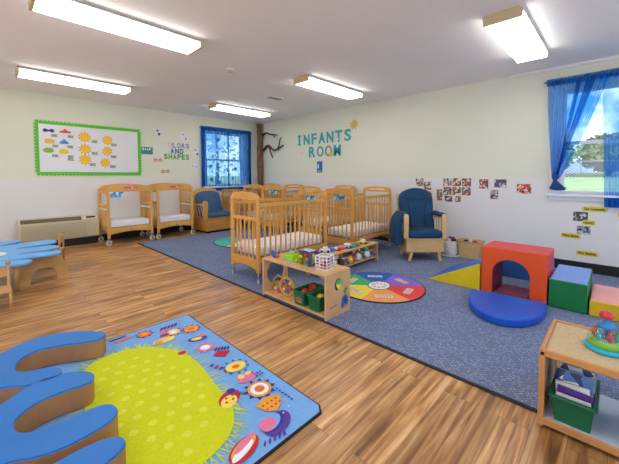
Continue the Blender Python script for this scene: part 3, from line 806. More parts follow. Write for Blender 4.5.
# ------------------------------------------------------------------ garden rug
rug = thing('garden_rug', 'blue rug with a big lime green patch, flowers and ladybirds on the wooden floor', 'rug', (0, 0, 0))
m = MB()
RP = [(-.38, 1.06), (1.175, 1.06), (1.21, 1.10), (1.225, 2.66), (1.20, 2.69), (-.38, 2.69)]
m.prism(RP, .0004, .0105, 'z'); m.build('black_binding', mat('#14161c', .8), rug, bevel=.002)
pal = ['#78ade6', '#cdd60c', '#d9df3e', '#e8742a', '#5a3a9c', '#e27a9e', '#f0d860', '#c02438', '#ecf0f2', '#2a3c8c', '#e8a23a', '#8cc46a', '#f2d27a']
m = MB(); zb = [.0112]
def D(pts, c):
    zb[0] += .00001; m.disc(pts, zb[0], c)
def el(cx, cy, a, b, c, rot=0, n=20):
    a *= 1.15; b *= 1.15
    D([(cx+a*math.cos(t)*math.cos(rot)-b*math.sin(t)*math.sin(rot), cy+a*math.cos(t)*math.sin(rot)+b*math.sin(t)*math.cos(rot)) for t in [2*PI*i/n for i in range(n)]], c)
def flower(cx, cy, r, n, c1, c2, c3, sc=1):
    r *= 1.12
    P = [(cx+r*(1 if i % 2 else .68)*math.cos(PI*i/n), cy+r*(1 if i % 2 else .68)*math.sin(PI*i/n)) for i in range(2*n)]
    D(P, c1); el(cx, cy, r*.62, r*.62, c2); el(cx, cy, r*.28, r*.28, c3)
D([(-.37, 1.070), (1.170, 1.070), (1.202, 1.105), (1.216, 2.660), (1.197, 2.681), (-.37, 2.681)], 0)
blob = [(.52, 2.43), (.66, 2.43), (.78, 2.36), (.87, 2.24), (.93, 2.08), (.935, 1.88), (.91, 1.67), (.89, 1.50), (.86, 1.38), (.77, 1.27), (.62, 1.22), (.48, 1.24), (.38, 1.36), (.33, 1.6), (.33, 1.9), (.36, 2.2), (.42, 2.37)]
# grass fringe
BP = [v for v in catmull([(*p, 0) for p in blob], 6)]
cen = Vector((.62, 1.82, 0))
for i, p in enumerate(BP):
    for k in range(4):
        d = (p-cen).normalized(); a = R.uniform(-.35, .35)
        d = Vector((d.x*math.cos(a)-d.y*math.sin(a), d.x*math.sin(a)+d.y*math.cos(a), 0)); s = Vector((-d.y, d.x, 0))*.0035
        q = p+d*R.uniform(.03, .12)
        if q.x > 1.19: continue
        D([(p-d*.02-s)[:], (p-d*.02+s)[:], q[:]], R.choice((2, 11, 1)))
D([v[:] for v in BP], 1)
for ix in range(7):
    for iy in range(12):
        x, y = .42+ix*.085+(iy % 2)*.04, 1.32+iy*.095
        if ((x-.62)/.25)**2+((y-1.83)/.52)**2 < 1: el(x, y, .018, .018, 2, n=10)
flower(.83, 2.575, .06, 8, 4, 3, 10)
D([(.62, 2.60), (.74, 2.615), (.76, 2.60), (.64, 2.575)], 3); D([(.60, 2.645), (.72, 2.655), (.73, 2.64), (.62, 2.63)], 9)
for i in range(5): el(.95+i*.028, 2.56, .008, .028, 4, -.6)
el(.96, 2.515, .04, .018, 5)
flower(1.00, 2.45, .06, 7, 4, 12, 8)
flower(1.12, 2.40, .068, 9, 7, 10, 3)
el(.90, 2.37, .07, .035, 6); el(.86, 2.365, .025, .025, 10); el(.93, 2.45, .03, .02, 7)
el(1.08, 2.215, .06, .032, 4, -.3); el(1.075, 2.22, .035, .02, 6, -.3); el(1.13, 2.24, .025, .018, 5)
flower(1.06, 2.06, .065, 8, 5, 5, 6); el(1.06, 2.06, .03, .03, 8)
el(.915, 2.11, .024, .02, 7)
D([(1.04, 1.92), (1.10, 1.96), (1.16, 1.90), (1.10, 1.86)], 7)
for i in range(5): el(1.10+i*.018, 1.985-.01*i, .006, .022, 9, -.8)
for i in range(5): el(.985+i*.012, 1.83-.035*i, .016, .009, 7 if i % 2 else 4, .5)
for i in range(10): el(1.085+.075*math.cos(.63*i), 1.71+.075*math.sin(.63*i), .007, .007, 9, n=8)
el(1.085, 1.71, .058, .045, 6); el(1.085, 1.71, .022, .018, 3)
el(1.07, 1.565, .055, .035, 5); el(1.05, 1.60, .02, .02, 12); el(1.10, 1.60, .02, .014, 12)
for i in range(7): el(1.12+.02*(i % 3), 1.535+.025*(i//3), .005, .008, 9, n=8)
flower(1.06, 1.43, .085, 10, 9, 10, 3); el(1.06, 1.43, .045, .045, 8); el(1.06, 1.43, .025, .025, 3)
# ladybird
el(.90, 1.485, .062, .045, 7, .5); el(.885, 1.465, .045, .035, 6, .5); el(.935, 1.53, .022, .02, 9)
for dx, dy in ((-.01, .02), (.015, -.01), (-.025, -.01), (.03, .02)): el(.895+dx, 1.475+dy, .007, .007, 7, n=8)
for i in range(4): el(.955+i*.008, 1.49-.012*i, .012, .003, 9, .4)
D([(.96, 1.33), (.98, 1.26), (1.02, 1.23), (1.08, 1.26), (1.11, 1.31), (1.06, 1.345), (1.01, 1.35)], 10)
for i in range(8): el(.99+.028*(i % 4), 1.27+.035*(i//4), .006, .006, 7, n=8)
for i in range(6): el(1.13+.0*i, 1.36-.025*i, .006, .006, 9, n=8)
el(.97, 1.165, .075, .05, 4, .35); el(.955, 1.18, .06, .038, 9, .35); el(.95, 1.19, .055, .034, 0, .35); el(.93, 1.19, .04, .034, 5, .2)
el(.77, 1.155, .075, .042, 7, .3); el(.775, 1.165, .068, .028, 10, .3); el(.76, 1.15, .06, .018, 8, .3); el(.79, 1.18, .06, .014, 5, .3)
for i in range(5): el(.85+.025*i, 1.11-.005*i, .014, .005, 4, .8)
for i in range(14): el(R.uniform(.98, 1.18), R.uniform(1.12, 2.5), .004, .004, 8, n=6)
m.build('printed_field', [mat(h, .92, .05, 60, bump=.3, bscale=200) for h in pal], rug, fix=False)

# ------------------------------------------------------------------ curved foam floor cushions
FB = mat('#1473c2', .5, .06, 5, bump=.15, bscale=9); FT = mat('#b07f52', .55, .07, 5, bump=.1, bscale=9)
s1 = [(-.36, 2.40), (-.22, 2.58), (.04, 2.69), (.13, 2.755), (.23, 2.775), (.35, 2.75), (.47, 2.66), (.55, 2.56), (.555, 2.49), (.50, 2.455), (.40, 2.50), (.33, 2.54), (.22, 2.575), (.14, 2.54), (.10, 2.46), (.10, 2.38), (.14, 2.335), (.22, 2.30), (.27, 2.25), (.275, 2.20), (.25, 2.155), (.20, 2.155), (.12, 2.185), (.03, 2.25), (-.15, 2.30), (-.33, 2.34)]
s2 = [(-.36, 1.80), (-.16, 1.96), (.03, 2.08), (.10, 2.14), (.17, 2.175), (.27, 2.165), (.35, 2.12), (.39, 2.055), (.385, 2.0), (.35, 1.97), (.25, 1.985), (.15, 1.975), (.08, 1.92), (.06, 1.86), (.075, 1.795), (.13, 1.75), (.23, 1.735), (.33, 1.738), (.385, 1.715), (.405, 1.665), (.395, 1.62), (.34, 1.58), (.21, 1.565), (.11, 1.59), (.01, 1.64), (-.15, 1.60), (-.33, 1.68)]
s3 = [(-.34, 1.35), (-.16, 1.46), (.05, 1.50), (.15, 1.50), (.24, 1.505), (.31, 1.495), (.36, 1.465), (.375, 1.43), (.36, 1.395), (.29, 1.36), (.17, 1.34), (.08, 1.28), (.08, 1.2), (.16, 1.15), (.28, 1.12), (.30, 1.09), (.26, 1.075), (.08, 1.085), (-.12, 1.09), (-.33, 1.12)]
for P, lb in ((s1, 'blue and tan curved foam floor cushion, farthest back of the three'), (s2, 'middle one of the three blue and tan curved foam floor cushions'), (s3, 'blue and tan curved foam floor cushion cut off by the bottom edge')):
    cx = sum(p[0] for p in P)/len(P); cy = sum(p[1] for p in P)/len(P)
    t = thing('foam_cushion', lb, 'floor cushion', (cx, cy, .0162), 0, 'curved foam cushions')
    Q = [(v[0]-cx, v[1]-cy) for v in catmull([(*p, 0) for p in P], 4)]
    m = MB(); m.prism(Q, 0, .113, 'z'); m.build('foam_side', FT, t, bevel=.004)
    m = MB(); m.prism(Q, .113, .124, 'z'); m.build('blue_top', FB, t, bevel=.004, seg=3)
    m = MB(); m.tube([(p[0], p[1], .113) for p in Q], .0022, 5, closed=True); m.build('piping', mat('#7c8f9c', .6), t)

# ------------------------------------------------------------------ soft play blocks
def by_normal(o, rule):
    for p in o.data.polygons: p.material_index = rule(p.normal, p.center)
V = lambda h: mat(h, .42, .05, 5, bump=.08, bscale=7)
ar = [(.45, 0), (.585, 0)]
n = 14
ar += [(.745+.16*math.cos(a), .225+.145*math.sin(a)) for a in [PI*i/n for i in range(n+1)]][::-1][::-1][::1]
# outline goes from right foot up over the opening to the left foot
ar = [(.45, 0), (.585, 0)]+[(.745-.16*math.cos(PI*i/n), .225+.145*math.sin(PI*i/n)) for i in range(n+1)]+[(.905, 0), (1.01, 0), (1.01, .468), (1.0, .478), (.46, .478), (.45, .468)]
m = MB(); m.prism(ar, 3.625, 4.03, 'x')
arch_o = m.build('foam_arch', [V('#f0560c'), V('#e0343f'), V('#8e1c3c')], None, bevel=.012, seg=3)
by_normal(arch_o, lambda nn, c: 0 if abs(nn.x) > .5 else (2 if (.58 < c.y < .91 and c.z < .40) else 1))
tag(arch_o, 'orange and red foam tunnel block with an arched opening', 'foam block', 'soft play blocks', (0, 0, ZC))
m = MB(); m.prism([(1.022, 0), (1.58, 0), (1.57, .012), (1.03, .285), (1.022, .28)], 3.625, 4.20, 'x')
o = m.build('foam_ramp', [V('#e9cb08'), V('#1f63cc')], None, bevel=.008, seg=3); by_normal(o, lambda nn, c: 1 if nn.z > .5 else 0)
tag(o, 'yellow and blue foam wedge ramp left of the orange tunnel block', 'foam block', 'soft play blocks', (0, 0, ZC))
m = MB(); m.box(3.625, 4.30, .165, .438, 0, .262)
o = m.build('foam_step', [V('#0f7a3a'), V('#7ea3ea')], None, bevel=.012, seg=3); by_normal(o, lambda nn, c: 1 if nn.z > .5 else 0)
tag(o, 'green foam step with a light blue top, right of the orange tunnel block', 'foam block', 'soft play blocks', (0, 0, ZC))
m = MB(); m.box(3.625, 4.20, -.22, .153, 0, .14)
o = m.build('foam_step', [V('#e6b90c'), V('#f2a79c')], None, bevel=.012, seg=3); by_normal(o, lambda nn, c: 1 if nn.z > .5 else 0)
tag(o, 'low yellow foam step with a pink top at the right edge', 'foam block', 'soft play blocks', (0, 0, ZC))
m = MB()
sc = [(0, -.305), (0, .305)]+[(-.60*math.sin(PI*i/20)**.8, .305*math.cos(PI*i/20)) for i in range(1, 20)]
m.prism(sc, 0, .075, 'z'); o = m.build('foam_mat', V('#1557c4'), None, bevel=.02, seg=4)
tag(o, 'royal blue half-round foam mat in front of the orange tunnel block', 'foam mat', 'soft play blocks', (3.462, .735, ZC), .13)
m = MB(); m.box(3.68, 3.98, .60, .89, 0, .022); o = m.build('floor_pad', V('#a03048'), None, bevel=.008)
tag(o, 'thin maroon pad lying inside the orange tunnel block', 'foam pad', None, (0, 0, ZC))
m = MB(); m.box(4.22, 4.42, .50, .99, .0, .26); o = m.build('foam_block', V('#2569b4'), None, bevel=.012, seg=3)
tag(o, 'blue foam block seen through the arched tunnel opening', 'foam block', None, (.13, 0, ZC))

# ------------------------------------------------------------------ basket and bag by the wall
t = thing('storage_basket', 'tan woven storage basket by the wall behind the foam ramp', 'basket', (5.06, 1.565, ZC))
BK = mat('#dcb87c', .8, .12, 40, bump=.6, bscale=70)
m = MB()
def rr(w, l, r=.04, n=4):
    P = []
    for sx, sy, a0 in ((1, 1, 0), (-1, 1, PI/2), (-1, -1, PI), (1, -1, 3*PI/2)):
        for i in range(n+1):
            a = a0+PI/2*i/n; P.append((sx*(w/2-r)+r*math.cos(a), sy*(l/2-r)+r*math.sin(a)))
    return P
A, B = rr(.21, .27), rr(.25, .33)
k = len(A); IN = [(x*.93, y*.95) for x, y in B]; IB = [(x*.93, y*.95) for x, y in A]
VV = [(*p, 0) for p in A]+[(*p, .24) for p in B]+[(*p, .24) for p in IN]+[(*p, .012) for p in IB]
FF = [tuple(range(k)), tuple(range(3*k, 4*k))]
for i in range(k):
    j = (i+1) % k; FF += [(i, j, k+j, k+i), (k+i, k+j, 2*k+j, 2*k+i), (2*k+i, 2*k+j, 3*k+j, 3*k+i)]
m.faces(VV, FF, 0, False); m.build('basket_body', BK, t)
m = MB(); m.tube([(x, y, .24) for x, y in B], .008, 6, closed=True); m.build('rim', mat('#c59a58', .8), t)
for x, y, c, nme in ((5.04, 1.62, '#2b2b30', 'black'), (5.04, 1.50, '#c8302e', 'red'), (5.09, 1.565, '#e0d6c6', 'cream')):
    toy('toy_car', '%s toy lying in the tan basket by the wall' % nme, 'toy', lambda m: (m.box(-.05, .05, -.035, .035, 0, .05), m.box(-.025, .03, -.03, .03, .05, .08), m.box(-.045, -.02, -.03, .03, .05, .06)), mat(c, .4), (x, y, ZC+.175), R.uniform(-.5, .5), .012)
t = thing('fabric_bag', 'slumped white fabric bag between the glider and the tan basket', 'bag', (4.97, 1.83, ZC))
m = MB(); m.lathe([(.04, 0), (.10, .004), (.115, .05), (.108, .12), (.095, .19), (.085, .215), (.07, .2), (.02, .19)], n=20)
for v in m.bm.verts: v.co += Vector((math.sin(v.co.z*40+v.co.y*30), math.cos(v.co.x*45+v.co.z*22), 0))*.007
m.build('bag_body', mat('#dcdad8', .9, .05, 12), t, smooth=True)
m = MB(); m.tube([(-.06, -.05, .19), (-.07, -.03, .27), (-.06, .03, .26), (-.06, .05, .19)], .007, 6); m.build('bag_handle', mat('#c8c4c0', .9), t)
m = MB(); m.tube([(.145*math.cos(2*PI*i/24), .145*math.sin(2*PI*i/24), .012) for i in range(24)], .011, 8, closed=True)
tag(m.build('hoop', mat('#eceae8', .5), None), 'white plastic hoop lying flat around the white fabric bag', 'hoop', None, (4.97, 1.83, ZC))
toy('soft_toy', 'small dark maroon soft toy on top of the white fabric bag', 'toy', lambda m: (m.ball((0, 0, .03), .035), m.ball((0, .04, .045), .022), m.ball((0, -.035, .02), .02), m.ball((-.03, 0, .02), .02)), mat('#5a2c3c', .9), (4.97, 1.79, ZC+.222), 0, 0)

# ------------------------------------------------------------------ right shelf: tub of books, toy spinning dome
ZR = .0105+.018+.018+.0005
tR = tub(2.015, .125, ZR, .285, .155, .130, 'dark green plastic tub packed with picture books on the right shelf')
tub(2.03, -.135, ZR, .285, .155, .13, 'green plastic tub cut off by the right edge of the photo')
bk = [('#e8e4ec', 'white'), ('#5b2d86', 'purple'), ('#e9e2d0', 'cream'), ('#5f8cc4', 'mid blue'), ('#dfe7ea', 'pale grey'), ('#2f4f88', 'navy'), ('#b8d6ea', 'light blue'), ('#f0efe8', 'off-white'), ('#3c8a6a', 'green'), ('#8fb4d8', 'sky blue'), ('#8a98aa', 'slate grey'), ('#eef2f4', 'bright white')]
for i, (h, nm) in enumerate(bk):
    x = 1.890+i*.0205
    hh = (.125, .15, .165)[i] if i < 3 else .215+.018*math.sin(i*2.1)
    t = thing('picture_book', '%s picture book standing in the dark green tub, %s' % (nm, ('at the very front' if i == 0 else 'near the front' if i < 4 else 'in the middle' if i < 8 else 'towards the back')), 'book', (x, .125+.004*math.sin(i*3), ZR+.0065), 0, 'picture books in the dark green tub')
    w = .064 if i != 1 else .066
    Mx = Matrix.Rotation(.10+.05*math.sin(i*1.7), 4, 'Y') @ Matrix.Rotation(.05*math.sin(i*2.3), 4, 'X')
    m = MB(); m.box(-.0055, .0055, -w, w, 0, hh, M=Mx); m.build('cover', photo_mat(i+20, [h, h, '#f4f4f0', h, '#33507c'], 24) if i not in (0, 1) else mat(h, .4), t, bevel=.001)
    m = MB(); m.box(-.004, .004, -w+.002, w-.002, hh-.003, hh+.0006, M=Mx); m.build('pages', mat('#f2efe6', .8), t)
t = thing('spinning_toy', 'clear dome spinning toy with a red push knob on the right shelf', 'toy', (2.07, .022, .0105+.3705)); t.scale = (.64, .64, .93)
m = MB(); m.lathe([(.03, 0), (.115, 0), (.128, .010), (.122, .020), (.10, .024), (.02, .024)]); m.build('teal_base', mat('#22aec4', .3), t)
m = MB(); m.lathe([(.02, .024), (.10, .024), (.092, .05), (.07, .056), (.015, .056)]); m.build('green_turntable', mat('#98cf28', .35), t)
for i, c in enumerate((YEL, ORG, TEAL, RED, GRN, PINK)):
    a = PI/3*i+.4; m = MB(); m.ball((.062*math.cos(a), .062*math.sin(a), .078), .024, 0, (1, 1, .9)); m.ball((.062*math.cos(a), .062*math.sin(a), .104), .013); m.build('figure', c, t)
m = MB(); m.lathe([(.112, .020), (.110, .05), (.100, .08), (.082, .108), (.055, .125), (.053, .122), (.08, .105), (.098, .078), (.108, .05), (.110, .022)], n=32); m.build('clear_dome', clear('#f6fbfd', .05), t)
m = MB(); m.lathe([(.012, .056), (.012, .118), (.055, .118), (.05, .132), (.022, .142), (.017, .172), (.012, .172)]); m.build('blue_cap', mat('#1f86c8', .3), t)
m = MB(); m.lathe([(.012, .168), (.04, .170), (.047, .180), (.042, .193), (.024, .202), (.004, .204)]); m.build('red_knob', mat('#d6202e', .25, coat=.5), t)

# ------------------------------------------------------------------ toddler activity table on the left
TB = mat('#62aeee', .4, .05, 4); TW = mat('#cf9f60', .45, .14, 4, stretch=(1, 1, 3))
t = thing('toddler_table', 'low wooden toddler table with a pale blue lobed top by the left edge', 'table', (0, 4.9, 0))
P = [(.05, 4.30), (.17, 4.25), (.27, 4.24), (.33, 4.31), (.32, 4.42), (.10, 4.53), (.40, 4.54), (.55, 4.52), (.62, 4.62), (.57, 4.71), (.30, 4.78), (.28, 4.83), (.52, 4.85), (.62, 4.92), (.645, 5.02), (.58, 5.12), (.30, 5.16), (.28, 5.23), (.55, 5.27), (.66, 5.37), (.68, 5.5), (.62, 5.62), (.45, 5.60), (.2, 5.52), (.14, 5.58), (.33, 5.75), (.33, 5.88), (.2, 5.95), (0, 5.8), (-.3, 5.7), (-.55, 5.5), (-.62, 5.0), (-.5, 4.6), (-.2, 4.45)]
Q = [(v[0], v[1]-4.9) for v in catmull([(*p, 0) for p in P], 3)]
m = MB(); m.prism(Q, .335, .36, 'z'); m.build('lobed_top', TB, t, bevel=.008, seg=3)
m = MB(); m.lathe([(.005, .36), (.17, .36), (.165, .363), (.005, .364)], (0, .05, 0), 32); m.build('white_centre', WHITE, t)
for y in (4.72, 5.42):
    pa = [(.255, 0), (.345, 0), (.35, .09), (.38, .15), (.43, .178), (.50, .178), (.555, .15), (.58, .09), (.59, 0), (.705, 0), (.705, .035), (.67, .20), (.60, .3345), (.255, .3345)]
    m = MB(); m.prism(pa, y-4.9, y-4.9+.022, 'y'); m.build('end_panel', TW, t, bevel=.003)
m = MB(); m.box(.235, .255, -.25, .55, .20, .3345); m.build('apron', TW, t)
for x, y in ((.225, 4.62), (-.4, 4.75), (-.4, 5.4)):
    m = MB(); m.cyl((x, y-4.9, 0), (x, y-4.9, .334), .024, 14); m.build('leg', TW, t)
def tchair(label, loc, rz):
    t = thing('toddler_chair', label, 'chair', loc, rz, 'toddler chairs at the lobed table')
    m = MB(); m.box(-.13, .13, -.13, .13, .17, .188); m.build('seat', TW, t, bevel=.004)
    for sx in (-1, 1):
        for sy in (-1, 1):
            m = MB(); hh = .17 if sy < 0 else .40
            m.cyl((sx*.118, sy*.118, 0), (sx*.118, sy*.118, hh), .012, 12)
            if sy > 0: m.ball((sx*.118, sy*.118, hh), .02)
            m.build('leg', TW, t)
    m = MB(); m.box(-.106, .106, .112, .124, .27, .36); m.build('backrest', TW, t, bevel=.004)
    return t
tchair('small wooden toddler chair at the far side of the lobed table', (.66, 5.80, 0), -1.9)
tchair('wooden toddler chair cut off by the left edge, near the lobed table', (.03, 4.06, 0), PI/2*0)

# ------------------------------------------------------------------ wall heater
t = thing('wall_air_conditioner', 'long beige wall heater and air conditioner under the bulletin board', 'air conditioner', (.93, YW-.0125, 0))
BG = mat('#cdc3a2', .5, .03, 6); BG2 = mat('#b3a888', .55)
m = MB(); m.prism([(0, .14), (-.20, .14), (-.21, .17), (-.21, .45), (-.15, .52), (0, .525)], -.555, .555, 'x'); m.build('cabinet', BG, t, bevel=.006)
m = MB()
for i in range(9):
    z = .175+i*.028; m.box(-.52, .36, -.218, -.2105, z, z+.016)
m.box(-.54, .54, -.2135, -.2105, .165, .17)
m.build('front_louvres', mat('#bdb28e', .5), t)
m = MB()
Mx = Matrix.Translation((0, -.18, .487)) @ Matrix.Rotation(math.atan2(.07, .06), 4, 'X')
m.box(-.52, .29, -.040, .036, .000, .004, M=Mx)
o_ = m.build('outlet_recess', mat('#5d5640', .6), t)
m = MB()
for i in range(26):
    x = -.49+i*.029; m.box(x, x+.003, -.03, .03, .004, .008, M=Mx)
m.build('outlet_fins', BG2, o_)
m = MB(); m.box(.33, .53, -.034, .034, .000, .006, M=Mx); o_ = m.build('control_panel', mat('#d9d6c8', .4), t)
m = MB(); m.box(.36, .50, -.016, .022, .006, .009, M=Mx); m.build('display', BLACK, o_)
m = MB(); m.box(-.52, .54, -.15, 0, 0, .1395); m.build('base', BLACK, t)

# ------------------------------------------------------------------ bulletin board with suns and clouds
t = thing('bulletin_board', 'bulletin board with a bright green scalloped border on the back wall', 'board', M=BW(1.47, 1.72))
m = MB(); m.box(-.79, .79, -.425, .425, 0, .012); m.build('white_panel', mat('#dfe0e4', .25, coat=.3), t)
m = MB(); bw = .042
for y0 in (-.45, .45-bw): m.box(-.815, .815, y0, y0+bw, .012, .017)
for x0 in (-.815, .815-bw): m.box(x0, x0+bw, -.45+bw, .45-bw, .012, .017)
nx = 30
for i in range(nx):
    x = -.795+1.59*i/(nx-1)
    for y in (-.45, .45): m.cyl((x, y, .012), (x, y, .0168), .024, 10)
for i in range(1, 16):
    y = -.45+.9*i/16
    for x in (-.815, .815): m.cyl((x, y, .012), (x, y, .0168), .024, 10)
m.build('green_border', mat('#5cc22a', .5), t)
SUN = mat('#f3c51c', .6); RAY = mat('#e88a1c', .6); CARD = mat('#f2f0ea', .6); INK = mat('#2c2826', .6)
row = ['top', 'middle', 'bottom']
def sunb(r):
    t_ = thing('paper_sun', 'x', 'paper sun'); m = MB()
    P = [((r*1.42 if i % 2 else r*.9)*math.cos(PI*i/10), (r*1.42 if i % 2 else r*.9)*math.sin(PI*i/10)) for i in range(20)]
    m.prism(P, 0, .0015, 'z'); m.build('rays', RAY, t_)
    m = MB(); m.prism([(r*math.cos(2*PI*i/24), r*math.sin(2*PI*i/24)) for i in range(24)], .0015, .003, 'z'); m.build('sun_disc', SUN, t_)
    return t_
s0 = sunb(.075); first = True
for cx, colr, pts in ((1.345, 'left', ((1.345, 1.95), (1.345, 1.73), (1.34, 1.54))), (1.70, 'right', ((1.71, 1.92), (1.70, 1.71), (1.66, 1.49)))):
    for k, (x, z) in enumerate(pts):
        lb = 'yellow paper sun at the %s of the %s sun column on the bulletin board' % (row[k], colr)
        if first: s0.matrix_world = BW(x, z, .0125); s0['label'] = lb; s0['group'] = 'paper suns'; first = False
        else: dup(s0, None, 0, lb, 'paper suns', M=BW(x, z, .0125) @ Matrix.Scale(.9 if colr == 'right' else 1, 4))
cc = 0
def card(x, z, w, h, lb, M=None, ink=True):
    t_ = thing('name_card', lb, 'card', None, 0, 'name cards on the bulletin board', M=M or BW(x, z, .0125)) if False else None
    t_ = bpy.data.objects.new('name_card', None); C.objects.link(t_); t_.matrix_world = BW(x, z, .0125)
    t_['label'] = lb; t_['category'] = 'card'; t_['group'] = 'name cards on the bulletin board'
    m = MB(); m.box(-w/2, w/2, -h/2, h/2, 0, .001); m.build('paper', CARD, t_)
    m = MB(); k = 5
    for i in range(k):
        x0 = -w*.44+w*.88*i/k
        m.box(x0, x0+w*.11, -h*.40, h*.40, .001, .0015); m.box(x0, x0+w*.12, h*.2 if i % 2 else -h*.05, h*.32 if i % 2 else h*.08, .001, .0015)
    m.box(-w/2, w/2, -h/2, -h*.42, .001, .0015); m.box(-w/2, w/2, h*.42, h/2, .001, .0015)
    m.build('printed_word', INK, t_)
cols_ = [('#3a2a86', 'dark purple'), ('#e0552a', 'orange-red'), ('#e8b85a', 'tan'), ('#2492c8', 'sky blue'), ('#86b43a', 'olive green'), ('#ecd21e', 'yellow')]
pts = [(.83, 2.02), (1.06, 2.03), (.84, 1.84), (1.04, 1.84), (.82, 1.68), (1.03, 1.67)]
cards = [(.91, 1.94), (1.14, 1.94), (.92, 1.76), (1.13, 1.76), (.91, 1.59), (1.13, 1.56)]
for i, ((x, z), (h, nm)) in enumerate(zip(pts, cols_)):
    m = MB()
    if i == 3: P = [(-.07, -.03), (.07, -.03), (.03, .02), (0, .05), (-.03, .02)]
    elif i == 0: P = [(-.08, 0), (-.05, .035), (0, .015), (.05, .035), (.08, 0), (.05, -.03), (0, -.012), (-.05, -.03)]
    elif i == 1: P = [(-.07, -.03), (.07, -.03), (.075, .0), (.03, .01), (0, .045), (-.03, .01), (-.075, .0)]
    else: P = [(-.075, 0), (-.05, .035), (0, .045), (.05, .035), (.075, 0), (.05, -.035), (0, -.042), (-.05, -.035)]
    m.prism([tuple(v)[:2] for v in catmull([(*p, 0) for p in P], 3)], 0, .002, 'z')
    tag(m.build('paper_cutout', mat(h, .6), None), '%s paper cutout in the left part of the bulletin board' % nm, 'paper cutout', 'paper cutouts on the bulletin board', M=BW(x, z, .0125))
    card(cards[i][0], cards[i][1], .10, .045 if i < 5 else .09, 'small printed card under the %s cutout on the bulletin board' % nm)
for k, (x, z, a) in enumerate(((1.50, 1.88, 'top'), (1.50, 1.66, 'middle'), (1.46, 1.45, 'bottom'))):
    card(x, z, .11, .05, 'small printed card beside the %s left paper sun' % a)
for k, (x, z, a) in enumerate(((1.82, 1.84, 'top'), (1.81, 1.61, 'middle'), (1.79, 1.42, 'bottom'))):
    card(x, z, .11, .05, 'small printed card beside the %s right paper sun' % a)

# poster and papers between board and window
t = thing('poster', 'small teal poster right of the bulletin board', 'poster', M=BW(2.425, 1.765))
m = MB(); m.box(-.115, .115, -.075, .075, 0, .002); m.build('poster_sheet', mat('#2a8d8c', .5), t)
m = MB()
for i, w in enumerate((.03, .05, .03, .04)): m.box(-.09+i*.045, -.09+i*.045+.025, .005+(i % 2)*.012, .06-(i % 3)*.01, .002, .0025)
m.build('white_lettering', mat('#dff0ee', .5), t)
def sheet(x, z, w, h, lb, paint):
    t_ = thing('paper_sheet', lb, 'paper', M=BW(x, z))
    m = MB(); m.box(-w/2, w/2, -h/2, h/2, 0, .001); m.build('paper', mat('#e3e2e6', .7), t_)
    m = MB(); paint(m); return t_, m
def dots(ps):
    def f(m):
        for x, y, r in ps: m.cyl((x, y, .001), (x, y, .0022), r, 14)
    return f
t_, m = sheet(2.665, 2.15, .15, .20, 'white paper with dark shapes, upper left of the colours and shapes letters', dots([(-.02, .05, .022), (.01, -.02, .03)])); m.build('painted_shapes', mat('#4a4c5a', .7), t_)
t_, m = sheet(3.22, 2.12, .15, .20, 'white paper with small violet shapes, above the end of the pink letters', dots([(-.02, .05, .014), (.04, -.04, .02)])); m.build('painted_shapes', mat('#7468a8', .7), t_)
t_, m = sheet(3.50, 1.79, .13, .20, 'white paper with two dark violet shapes beside the back window', dots([(-.02, .05, .02), (.03, -.045, .026)])); m.build('painted_shapes', mat('#5b5480', .7), t_)
t_, m = sheet(3.46, 1.46, .17, .14, 'white paper with faint pink marks beside the back window', dots([(-.04, 0, .02), (.05, -.01, .02)])); m.build('painted_shapes', mat('#e0a8a8', .7), t_)
def rings(m):
    for x in (-.05, .05): m.tube([(x+.028*math.cos(2*PI*k/16), .028*math.sin(2*PI*k/16), .0035) for k in range(16)], [.009]*16, 6, closed=True)
m = MB(); rings(m); tag(m.build('paper_rings', mat('#dd7c46', .6), None), 'pair of orange paper rings below the teal poster', 'paper rings', None, M=BW(2.64, 1.575))
m = MB(); rings(m); tag(m.build('paper_rings', mat('#d98236', .6), None), 'pair of orange paper rings, lowest on the back wall', 'paper rings', None, M=BW(2.79, 1.335))
def letters(word, x0, x1, z0, h, colr, nm, line, M_, w0=.0, thick=.004, off=.010, seg=None, taken=''):
    n_ = len(word); out = []
    for i, ch in enumerate(word):
        me = text_mesh(ch, 1, 0, 0); xs = [v.co.x for v in me.vertices]; ys = [v.co.y for v in me.vertices]
        bw_, bh = max(xs)-min(xs), max(ys)-min(ys); bpy.data.meshes.remove(me)
        sz = h/bh
        me = text_mesh(ch, sz, thick, off, 'letter')
        xs = [v.co.x for v in me.vertices]; ys = [v.co.y for v in me.vertices]; zs = [v.co.z for v in me.vertices]
        cx, cy = (max(xs)+min(xs))/2, (max(ys)+min(ys))/2
        slot = abs(x1-x0)/n_
        fw = min(1.15, slot*.80/(max(xs)-min(xs)))if ch != 'I' else 1
        for v in me.vertices: v.co.x = (v.co.x-cx)*fw; v.co.y -= cy; v.co.z -= min(zs)
        o = bpy.data.objects.new('wall_letter', me); C.objects.link(o); me.materials.append(colr[i % len(colr)] if isinstance(colr, list) else colr)
        u = x0+(x1-x0)*(i+.5)/n_
        k = word[:i].count(ch); tot = word.count(ch)
        which = '' if tot == 1 else ('first ' if k == 0 else 'second ' if k == 1 else 'third ')
        tag(o, '%s%s letter %s of the word %s %s' % (which, nm, ch, word, line), 'letter', 'wall letters of '+word, M=M_(u, z0+h/2, .0006))
        out.append(o)
    return out
TE = mat('#35a8b4', .6)
